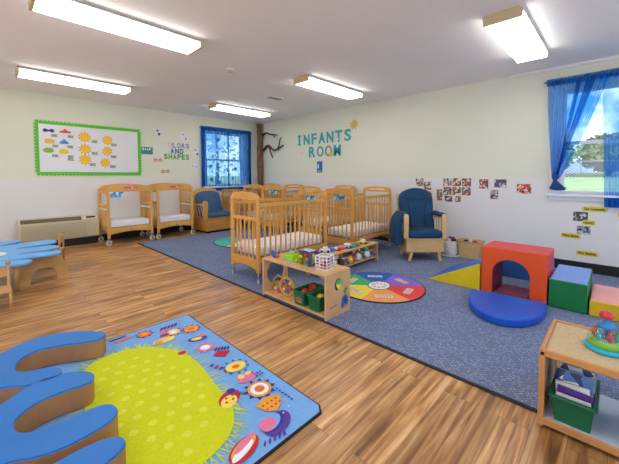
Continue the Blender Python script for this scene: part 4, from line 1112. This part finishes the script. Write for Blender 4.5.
# slab-serif I
Ls = letters('INFANTS', 5.56, 3.90, 1.955, .225, TE, 'teal', 'on the right wall', RWU, thick=.005, off=.009)
me = Ls[0].data; bm = bmesh.new(); bm.from_mesh(me); mm = MB(); mm.bm.free(); mm.bm = bm
mm.box(-.055, .055, .082, .118, 0, .0102); mm.box(-.055, .055, -.118, -.082, 0, .0102); bm.to_mesh(me); bm.free()
for o_ in Ls: o_.scale = (1, 1, 1)
letters('ROOM', 5.15, 4.17, 1.66, .225, [TE, mat('#5fa6ac', .6), mat('#8a9aa0', .6), TE], 'teal-grey', 'on the right wall', RWU, thick=.005, off=.007)
letters('COLORS', 2.74, 3.35, 1.865, .10, [mat(h, .6) for h in ('#e2d4de', '#d8bcd8', '#a878c8', '#9a74c4', '#8c7cc8', '#a47ac8')], 'small lilac', 'on the back wall', BW, thick=.002, off=.005)
letters('AND', 2.90, 3.21, 1.735, .105, mat('#2c5fa8', .6), 'small blue', 'on the back wall', BW, thick=.002, off=.006)
letters('SHAPES', 2.76, 3.34, 1.61, .105, mat('#4fa04c', .6), 'small green', 'on the back wall', BW, thick=.002, off=.006)
m = MB()
P = [((.125 if i % 2 else .06)*math.cos(PI*i/8), (.125 if i % 2 else .06)*math.sin(PI*i/8)) for i in range(16)]
m.prism(P, 0, .003, 'z'); m.cyl((0, 0, .003), (0, 0, .006), .055, 20)
tag(m.build('paper_sun', mat('#dcb35a', .6), None), 'tan paper sun above the last letter of the teal words', 'paper sun', None, M=RWU(3.86, 2.26, .0004))
m = MB(); m.cyl((0, 0, 0), (0, 0, .004), .045, 18); tag(m.build('paper_circle', mat('#e3d4c8', .6), None), 'pale paper circle left of the lower teal word', 'paper circle', None, M=RWU(5.37, 1.765, .001))
m = MB(); m.cyl((0, 0, 0), (0, 0, .004), .05, 18); tag(m.build('paper_circle', mat('#e0bd34', .6), None), 'yellow paper circle between the letters of the lower teal word', 'paper circle', None, M=RWU(4.46, 1.70, .0112))
m = MB(); m.cyl((0, 0, 0), (0, 0, .004), .022, 14); tag(m.build('paper_circle', mat('#f2f4f4', .6), None), 'tiny white paper dot on the letter T of the upper teal word', 'paper circle', None, M=RWU(4.27, 2.0, .014))
t = thing('switch_plate', 'blue rectangular poster below the teal letters on the right wall', 'poster', M=RWU(4.80, 1.43, .0005)); t.name = 'poster'
m = MB(); m.box(-.08, .08, -.125, .125, 0, .003); m.build('poster_sheet', mat('#1b6dae', .5), t)
m = MB(); m.box(-.06, -.02, -.03, .06, .003, .004); m.box(-.055, .05, -.10, -.085, .003, .004); m.build('poster_print', mat('#dfe9ee', .5), t)

# photographs on the white lower right wall
def wphoto(y, z, w, h, lb, seed, hues=None, border=True, group='photographs on the white wall'):
    t_ = thing('wall_photo', lb, 'photo', group=group, M=RW(y, z, .0004))
    m = MB(); m.box(-w/2, w/2, -h/2, h/2, 0, .001); m.build('photo_border', mat('#e6dfd4', .6), t_)
    k = .004
    m = MB(); m.box(-w/2+k, w/2-k, -h/2+k, h/2-k, .001, .0016); m.build('photo_print', photo_mat(seed, hues, 40), t_)
ph = [(2.46, 1.115, .15, .14, 'colourful photo just above the left side of the glider back'), (2.32, 1.055, .14, .15, 'warm coloured photo above the right top of the glider back'), (2.30, .90, .12, .13, 'photo peeking out beside the right edge of the glider back'),
      (1.99, 1.12, .14, .135, 'photo at the upper left corner of the wall collage'), (1.845, 1.12, .14, .135, 'photo in the upper middle of the wall collage'), (1.70, 1.12, .14, .135, 'photo at the upper right corner of the wall collage'),
      (1.99, .98, .14, .135, 'photo in the middle row of the collage, left one'), (1.845, .98, .14, .135, 'photo in the middle row of the collage, centre one'), (1.70, .98, .14, .135, 'photo in the middle row of the collage, right one'),
      (2.115, .91, .10, .19, 'tall photo hanging lowest left of the collage'), (1.97, .855, .13, .105, 'photo hanging at the bottom centre of the collage'), (1.82, .855, .09, .10, 'photo at the bottom right of the collage')]
for i, (y, z, w, h, lb) in enumerate(ph): wphoto(y, z, w, h, lb, i+1)
wphoto(1.455, 1.10, .13, .15, 'upright photo with a teal top and red centre, right of the collage', 31, ['#2c6c74', '#c23a34', '#2a2a34', '#e2c4ae', '#c23a34'])
wphoto(1.235, 1.11, .165, .125, 'wide dark-framed photo beside the upright teal photo', 32, ['#2e2e3e', '#d6d0dc', '#4a4a66', '#b8aebe'])
wphoto(1.31, .945, .11, .14, 'small dark upright photo below the wide dark-framed one', 33, ['#2a2226', '#a8948e', '#6a5a5e', '#d0c4c0'])
wphoto(.945, 1.04, .175, .14, 'photo of red figures alone, closest to the right window', 34, ['#d0362e', '#e6cdb8', '#3c3436', '#d0362e', '#c89c86'])
wphoto(.335, .705, .15, .125, 'photo of a building under the window, upper one', 35, ['#3a3a40', '#c8ccd4', '#7c848e', '#4a4440'], group='building photos below the window')
wphoto(.30, .535, .14, .11, 'photo of a grey building under the window, lower one', 36, ['#55575e', '#d2d2d6', '#2c2c30', '#9a9aa0'], group='building photos below the window')
for y, z, w, s, lb, dy in ((.205, .805, .22, 'Our Community', 'yellow tag reading Our Community just under the window sill', 0), (.255, .635, .11, 'Library', 'yellow tag reading Library between the two building photos', 0),
                       (.425, .45, .18, 'Police Station', 'yellow tag reading Police Station below the lower building photo', 0), (.26, .245, .19, 'Fire Station', 'lowest yellow tag reading Fire Station, above the black baseboard', 0)):
    t_ = thing('word_tag', lb, 'tag', group='yellow word tags below the window', M=RW(y, z, .0022))
    m = MB(); m.prism([tuple(v)[:2] for v in catmull([(-w/2, -.028, 0), (w/2, -.03, 0), (w/2+.004, 0, 0), (w/2, .03, 0), (-w/2, .028, 0), (-w/2-.004, 0, 0)], 2)], 0, .001, 'z'); m.build('yellow_paper', mat('#e5cf45', .6), t_)
    me = text_mesh(s, .045, .0004, .0016, 'black_writing'); k = w*.9/(max(v.co.x for v in me.vertices)-min(v.co.x for v in me.vertices))
    for v in me.vertices: v.co.x *= k; v.co.z += .0015
    q = bpy.data.objects.new('black_writing', me); C.objects.link(q); q.parent = t_; me.materials.append(mat('#14120c', .6))
m = MB(); m.box(-.05, .05, -.03, .03, 0, .001); tag(m.build('word_tag', mat('#e5cf45', .6), None), 'yellow tag cut off by the right edge of the photo', 'tag', 'yellow word tags below the window', M=RW(-.055, .755, .0004))

# ------------------------------------------------------------------ tree in the corner
t = thing('corner_tree', 'brown fake tree trunk with bare branches standing in the room corner', 'tree', (5.16, 6.84, 0))
BARK = mat('#76573e', .9, .5, 14, bump=1, bscale=26, stretch=(1, 1, .3))
m = MB(); P = []; rs = []
for i in range(27):
    z = i*.1+.001; P.append((.008*math.sin(i*.9), .008*math.cos(i*.7), min(z, H-.002))); rs.append(.068+.006*math.sin(i*2.3))
m.tube(P, rs, 14); 
for f in m.bm.faces: f.smooth = True
for k in range(5):
    a = k*1.25; m.tube([((.066)*math.cos(a+.25*i), .066*math.sin(a+.25*i), .02+i*.16) for i in range(17)], .012, 6)
trunk = m.build('trunk', BARK, t)
def br(ps, r0, r1):
    m = MB(); Q = catmull([(5.2-5.16, y-6.84, z) for y, z in ps], 4, False)
    m.tube([q[:] for q in Q], [r0+(r1-r0)*i/(len(Q)-1) for i in range(len(Q))], 8)
    return m.build('branch', mat('#4a3323', .9, .3, 12, bump=.8, bscale=30), t)
br([(6.78, 2.30), (6.63, 2.35), (6.45, 2.30), (6.18, 2.26)], .026, .014)
b_ = br([(6.76, 1.90), (6.66, 1.97), (6.53, 2.02), (6.40, 1.93), (6.28, 1.885), (6.12, 1.93), (5.94, 1.99)], .03, .016)
br([(6.17, 1.91), (6.10, 2.02), (6.08, 2.12), (6.01, 2.18)], .018, .01)
br([(6.52, 2.0), (6.45, 1.86), (6.36, 1.69)], .02, .012)
br([(6.33, 2.28), (6.28, 2.20)], .014, .009)

# ------------------------------------------------------------------ curtains
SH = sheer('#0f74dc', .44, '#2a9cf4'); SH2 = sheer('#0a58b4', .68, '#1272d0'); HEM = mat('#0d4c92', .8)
def cloth(name, M, uf, z0, z1, nu, nv, folds, amp, mt, parent, phase=0):
    # uf(v)->(u0,u1) horizontal range at height fraction v ; local x along wall, local z into the room
    m = MB(); V = []; F = []
    for j in range(nv+1):
        v = j/nv; u0, u1 = uf(v)
        for i in range(nu+1):
            s = i/nu
            a = amp*(.75+.5*math.sin(5*v+s*3))
            V.append((u0+(u1-u0)*s, z0+(z1-z0)*v, a*(1+math.sin(2*PI*folds*s+phase+.8*math.sin(3*v)))))
    for j in range(nv):
        for i in range(nu):
            k = j*(nu+1)+i; F.append((k, k+1, k+nu+2, k+nu+1))
    m.faces(V, F, 0, True); return m.build(name, mt, parent, fix=False)
# back window
t = thing('curtain_set', 'sheer blue curtains covering the back window by the corner', 'curtain', M=BW(4.28, .88, .045))
cloth('left_panel', None, lambda v: (-.675, .06), 0, 1.50, 90, 10, 9, .006, SH, t)
cloth('right_panel', None, lambda v: (.045, .73), 0, 1.50, 90, 10, 8, .007, SH, t, 1)
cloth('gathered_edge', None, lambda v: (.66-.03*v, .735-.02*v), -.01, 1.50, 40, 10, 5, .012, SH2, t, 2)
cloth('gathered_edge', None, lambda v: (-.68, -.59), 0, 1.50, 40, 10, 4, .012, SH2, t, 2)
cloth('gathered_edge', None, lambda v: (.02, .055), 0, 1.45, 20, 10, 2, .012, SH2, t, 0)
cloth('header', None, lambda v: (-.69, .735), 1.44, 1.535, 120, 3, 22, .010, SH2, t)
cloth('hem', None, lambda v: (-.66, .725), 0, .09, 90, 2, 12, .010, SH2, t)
m = MB(); m.cyl((-.72, 1.49, .005), (.76, 1.49, .005), .008, 10); m.build('rod', mat('#1f4f88', .5), t)
# right window : left panel tied back
t = thing('curtain', 'sheer blue tied-back curtain on the left half of the right window', 'curtain', M=RWU(.0, .0, .05))
def uf(v): # v 0 at z=1.22 , 1 at top ; local x = -Y
    k = v**.75; return (-.635-.065*min(1, v*1.3), -.545+.44*k**1.15)
cloth('gathered_cloth', None, uf, 1.20, 2.43, 120, 24, 9, .010, SH, t)
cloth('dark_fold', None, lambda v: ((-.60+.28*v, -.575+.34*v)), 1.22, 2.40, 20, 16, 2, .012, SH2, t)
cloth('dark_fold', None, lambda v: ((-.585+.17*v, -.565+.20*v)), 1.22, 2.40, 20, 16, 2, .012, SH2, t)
m = MB()
P = catmull([(-.60, 1.26, 0), (-.55, 1.20, 0), (-.575, 1.16, 0), (-.52, 1.10, 0), (-.48, 1.045, 0), (-.56, 1.03, 0), (-.65, 1.05, 0), (-.635, 1.10, 0), (-.615, 1.16, 0), (-.63, 1.20, 0)], 3)
m.prism([tuple(p)[:2] for p in P], .0, .045, 'z'); m.build('tie_knot', mat('#0e437e', .8), t, bevel=.012, seg=3, smooth=True)
t = thing('curtain', 'sheer blue straight curtain hanging at the right edge of the right window', 'curtain', M=RWU(.0, .0, .05))
cloth('cloth', None, lambda v: (-.118-.06*v, .36), .84, 2.43, 80, 12, 9, .009, SH, t)
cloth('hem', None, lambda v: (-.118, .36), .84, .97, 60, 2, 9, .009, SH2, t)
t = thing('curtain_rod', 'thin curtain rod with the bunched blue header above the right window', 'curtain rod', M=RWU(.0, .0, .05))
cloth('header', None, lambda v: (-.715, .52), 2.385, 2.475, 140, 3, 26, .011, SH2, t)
m = MB(); m.cyl((-.74, 2.44, .004), (.75, 2.44, .004), .008, 10); m.build('rod', mat('#1f4f88', .5), t)

# window clings on the back window
for i, (px, pz, h, kind, lb) in enumerate(((4.13, 2.13, '#1c5f9e', 'f', 'large blue cling high in the left of the back window'), (3.92, 1.15, '#1a4f8a', 'f', 'dark blue flower cling low on the left of the back window'),
        (4.13, 1.08, '#2b5f6e', 'f', 'small teal cling low beside the curtain meeting line'), (4.38, 1.37, '#1d4b90', 'h', 'blue round cling in the centre right of the back window'),
        (4.60, 1.42, '#7a6a86', 'f', 'mauve flower cling at the right of the back window'), (3.90, 1.48, '#8a7f8c', 'h', 'grey cling at the left middle of the back window'), (4.52, 1.17, '#2c6c8c', 'h', 'small blue cling low at the right of the back window'))):
    m = MB(); n_ = 10; r = .06 if kind == 'f' else .04
    m.prism([((r if k % 2 else r*.6)*math.cos(PI*k/5), (r if k % 2 else r*.6)*math.sin(PI*k/5)) for k in range(10)] if kind == 'f' else [(r*math.cos(2*PI*k/16), r*.8*math.sin(2*PI*k/16)) for k in range(16)], 0, .001, 'z')
    tag(m.build('window_cling', mat(h, .5), None), lb, 'window cling', 'window clings', M=BW(px, pz, -.064 if pz < 1.63 else -.099))

# ------------------------------------------------------------------ outside
GR = mat('#93a562', .95, .25, 1.2)
m = MB()
m.faces([(5.5, -20, .1), (24.5, -20, 1.15), (60, -30, 1.6), (60, 50, 1.6), (24.5, 30, 1.15), (5.5, 9, .1)], [(0, 1, 4, 5), (1, 2, 3, 4)])
m.faces([(-20, 7.4, -.2), (5.5, 7.4, -.2), (5.5, 9, .1), (24.5, 30, 1.15), (60, 50, 1.6), (-30, 60, .8)], [(0, 1, 2, 3, 4, 5)])
struct(m.build('ground_lawn', GR))
m = MB(); m.box(-30, X0-T-.01, -30, 7.3, -.3, -.15); m.box(X0-T, 5.4, -30, Y0-T-.01, -.3, -.15)
struct(m.build('ground_bounce', mat('#cfcbc2', .9, .05, 2)))  # unseen pale ground added to bounce daylight up to the ceiling
t = thing('chain_link_fence', 'grey chain link fence across the lawn outside the right window', 'fence', (24.2, 0, 1.12))
m = MB(); zf = .92
for i in range(-10, 48):
    y0 = i*.16
    for s in (-1, 1):
        a, b = (y0, y0+zf) if s > 0 else (y0+zf, y0)
        m.tube([(0, a-2, .02), (0, b-2, zf)], .022, 4)
m.build('wire_mesh', mat('#2a3034', .5), t)
for y in (-3.2, -.8, 1.6, 4.0, 6.4):
    m = MB(); m.cyl((0, y, 0), (0, y, zf+.04), .03, 8); m.build('post', mat('#8a9298', .5), t)
m = MB(); m.cyl((0, -3.5, zf), (0, 6.5, zf), .022, 8); m.build('top_rail', mat('#8a9298', .5), t)
def tree(loc, h, r, label, shade, seed, n=1500):
    t = thing('tree', label, 'tree', loc, 0, 'trees beyond the windows'); rg = random.Random(seed)
    m = MB(); m.tube([(0, 0, 0), (.1, 0, h*.3), (0, .1, h*.75)], [.16, .12, .05], 8); m.build('trunk', mat('#6a5746', .9, .2, 5), t)
    m = MB()
    for k in range(n):
        while True:
            p = Vector((rg.uniform(-1, 1), rg.uniform(-1, 1), rg.uniform(-1, 1)))
            if .35 < p.length < 1: break
        p = Vector((p.x*r, p.y*r, h*.54+p.z*h*.46)); a, b = rg.uniform(0, 6.3), rg.uniform(-.9, .9); s = rg.uniform(.12, .26)
        u = Vector((math.cos(a), math.sin(a), b*.5))*s; v = Vector((-math.sin(a), math.cos(a), b)).cross(u).normalized()*s
        m.faces([p-u, p-v*.6, p+u, p+v*.6], [(0, 1, 2, 3)], rg.randrange(2))
    m.build('foliage', [mat(shade[0], .8), mat(shade[1], .8)], t, fix=False)
tree((30, 4.2, 1.2), 2.9, 2.0, 'green leafy tree behind the chain link fence, left one seen through the right window', ('#5f7f3c', '#86a456'), 1)
tree((33, .6, 1.2), 3.2, 1.9, 'olive leafy tree behind the fence, middle one seen through the right window', ('#8c8a48', '#6c8440'), 2)
tree((29, -3.0, 1.2), 3.3, 2.0, 'dark green tree behind the fence at the right window edge', ('#4f7040', '#7a9a50'), 3)
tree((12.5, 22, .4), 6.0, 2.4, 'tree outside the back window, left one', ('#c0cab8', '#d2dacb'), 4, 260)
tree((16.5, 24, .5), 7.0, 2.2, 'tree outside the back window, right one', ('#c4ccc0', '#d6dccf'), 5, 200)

# ------------------------------------------------------------------ world, sun
w = bpy.data.worlds.new('sky'); bpy.context.scene.world = w; w.use_nodes = True
nt = w.node_tree; bg = nt.nodes['Background']; N = nt.nodes.new; L = nt.links.new
tc = N('ShaderNodeTexCoord'); sx = N('ShaderNodeSeparateXYZ'); L(tc.outputs['Generated'], sx.inputs[0])
r = N('ShaderNodeValToRGB'); e = r.color_ramp.elements
e[0].position = .0; e[0].color = col('#c4dcf6'); e[1].position = .45; e[1].color = col('#1f66c4')
k = e.new(.12); k.color = col('#5c9ee4')
L(sx.outputs[2], r.inputs[0])
n = N('ShaderNodeTexNoise'); n.inputs['Scale'].default_value = 9; n.inputs['Detail'].default_value = 7; L(tc.outputs['Generated'], n.inputs['Vector'])
cr = N('ShaderNodeMapRange'); cr.inputs['From Min'].default_value = .48; cr.inputs['From Max'].default_value = .62; L(n.outputs['Fac'], cr.inputs['Value'])
mx = N('ShaderNodeMix'); mx.data_type = 'RGBA'; L(cr.outputs[0], mx.inputs[0]); L(r.outputs[0], mx.inputs[6]); mx.inputs[7].default_value = (1, 1, 1, 1)
L(mx.outputs[2], bg.inputs[0]); bg.inputs[1].default_value = 1.7
sl = bpy.data.lights.new('sun', 'SUN'); sl.energy = 4.2; sl.angle = .02; so = bpy.data.objects.new('sun', sl); C.objects.link(so)
so.rotation_euler = Vector((.75, .45, -1)).to_track_quat('-Z', 'Y').to_euler()

# ------------------------------------------------------------------ camera
f, yaw, pit, roll, sy = 318.305, .79975, .0445, -.00253, 41.444
F = Vector((math.sin(yaw)*math.cos(pit), math.cos(yaw)*math.cos(pit), -math.sin(pit)))
Rv = Vector((math.cos(yaw), -math.sin(yaw), 0)); U = Rv.cross(F)
c_, s_ = math.cos(roll), math.sin(roll)
Rr = Rv*c_+U*s_; Ur = U*c_-Rv*s_
cam = bpy.data.cameras.new('camera'); co = bpy.data.objects.new('camera', cam); C.objects.link(co)
Mc = Matrix((Rr, Ur, -F)).transposed().to_4x4(); Mc.translation = (0, 0, 1.22); co.matrix_world = Mc
cam.sensor_fit = 'HORIZONTAL'; cam.sensor_width = 36; cam.lens = f*36/619
cam.shift_y = -sy/619; cam.clip_start = .05; cam.clip_end = 300
sc = bpy.context.scene; sc.camera = co
vs = sc.view_settings; vs.view_transform = 'Standard'; vs.look = 'None'; vs.exposure = 0.6; vs.gamma = 1; vs.use_curve_mapping = False
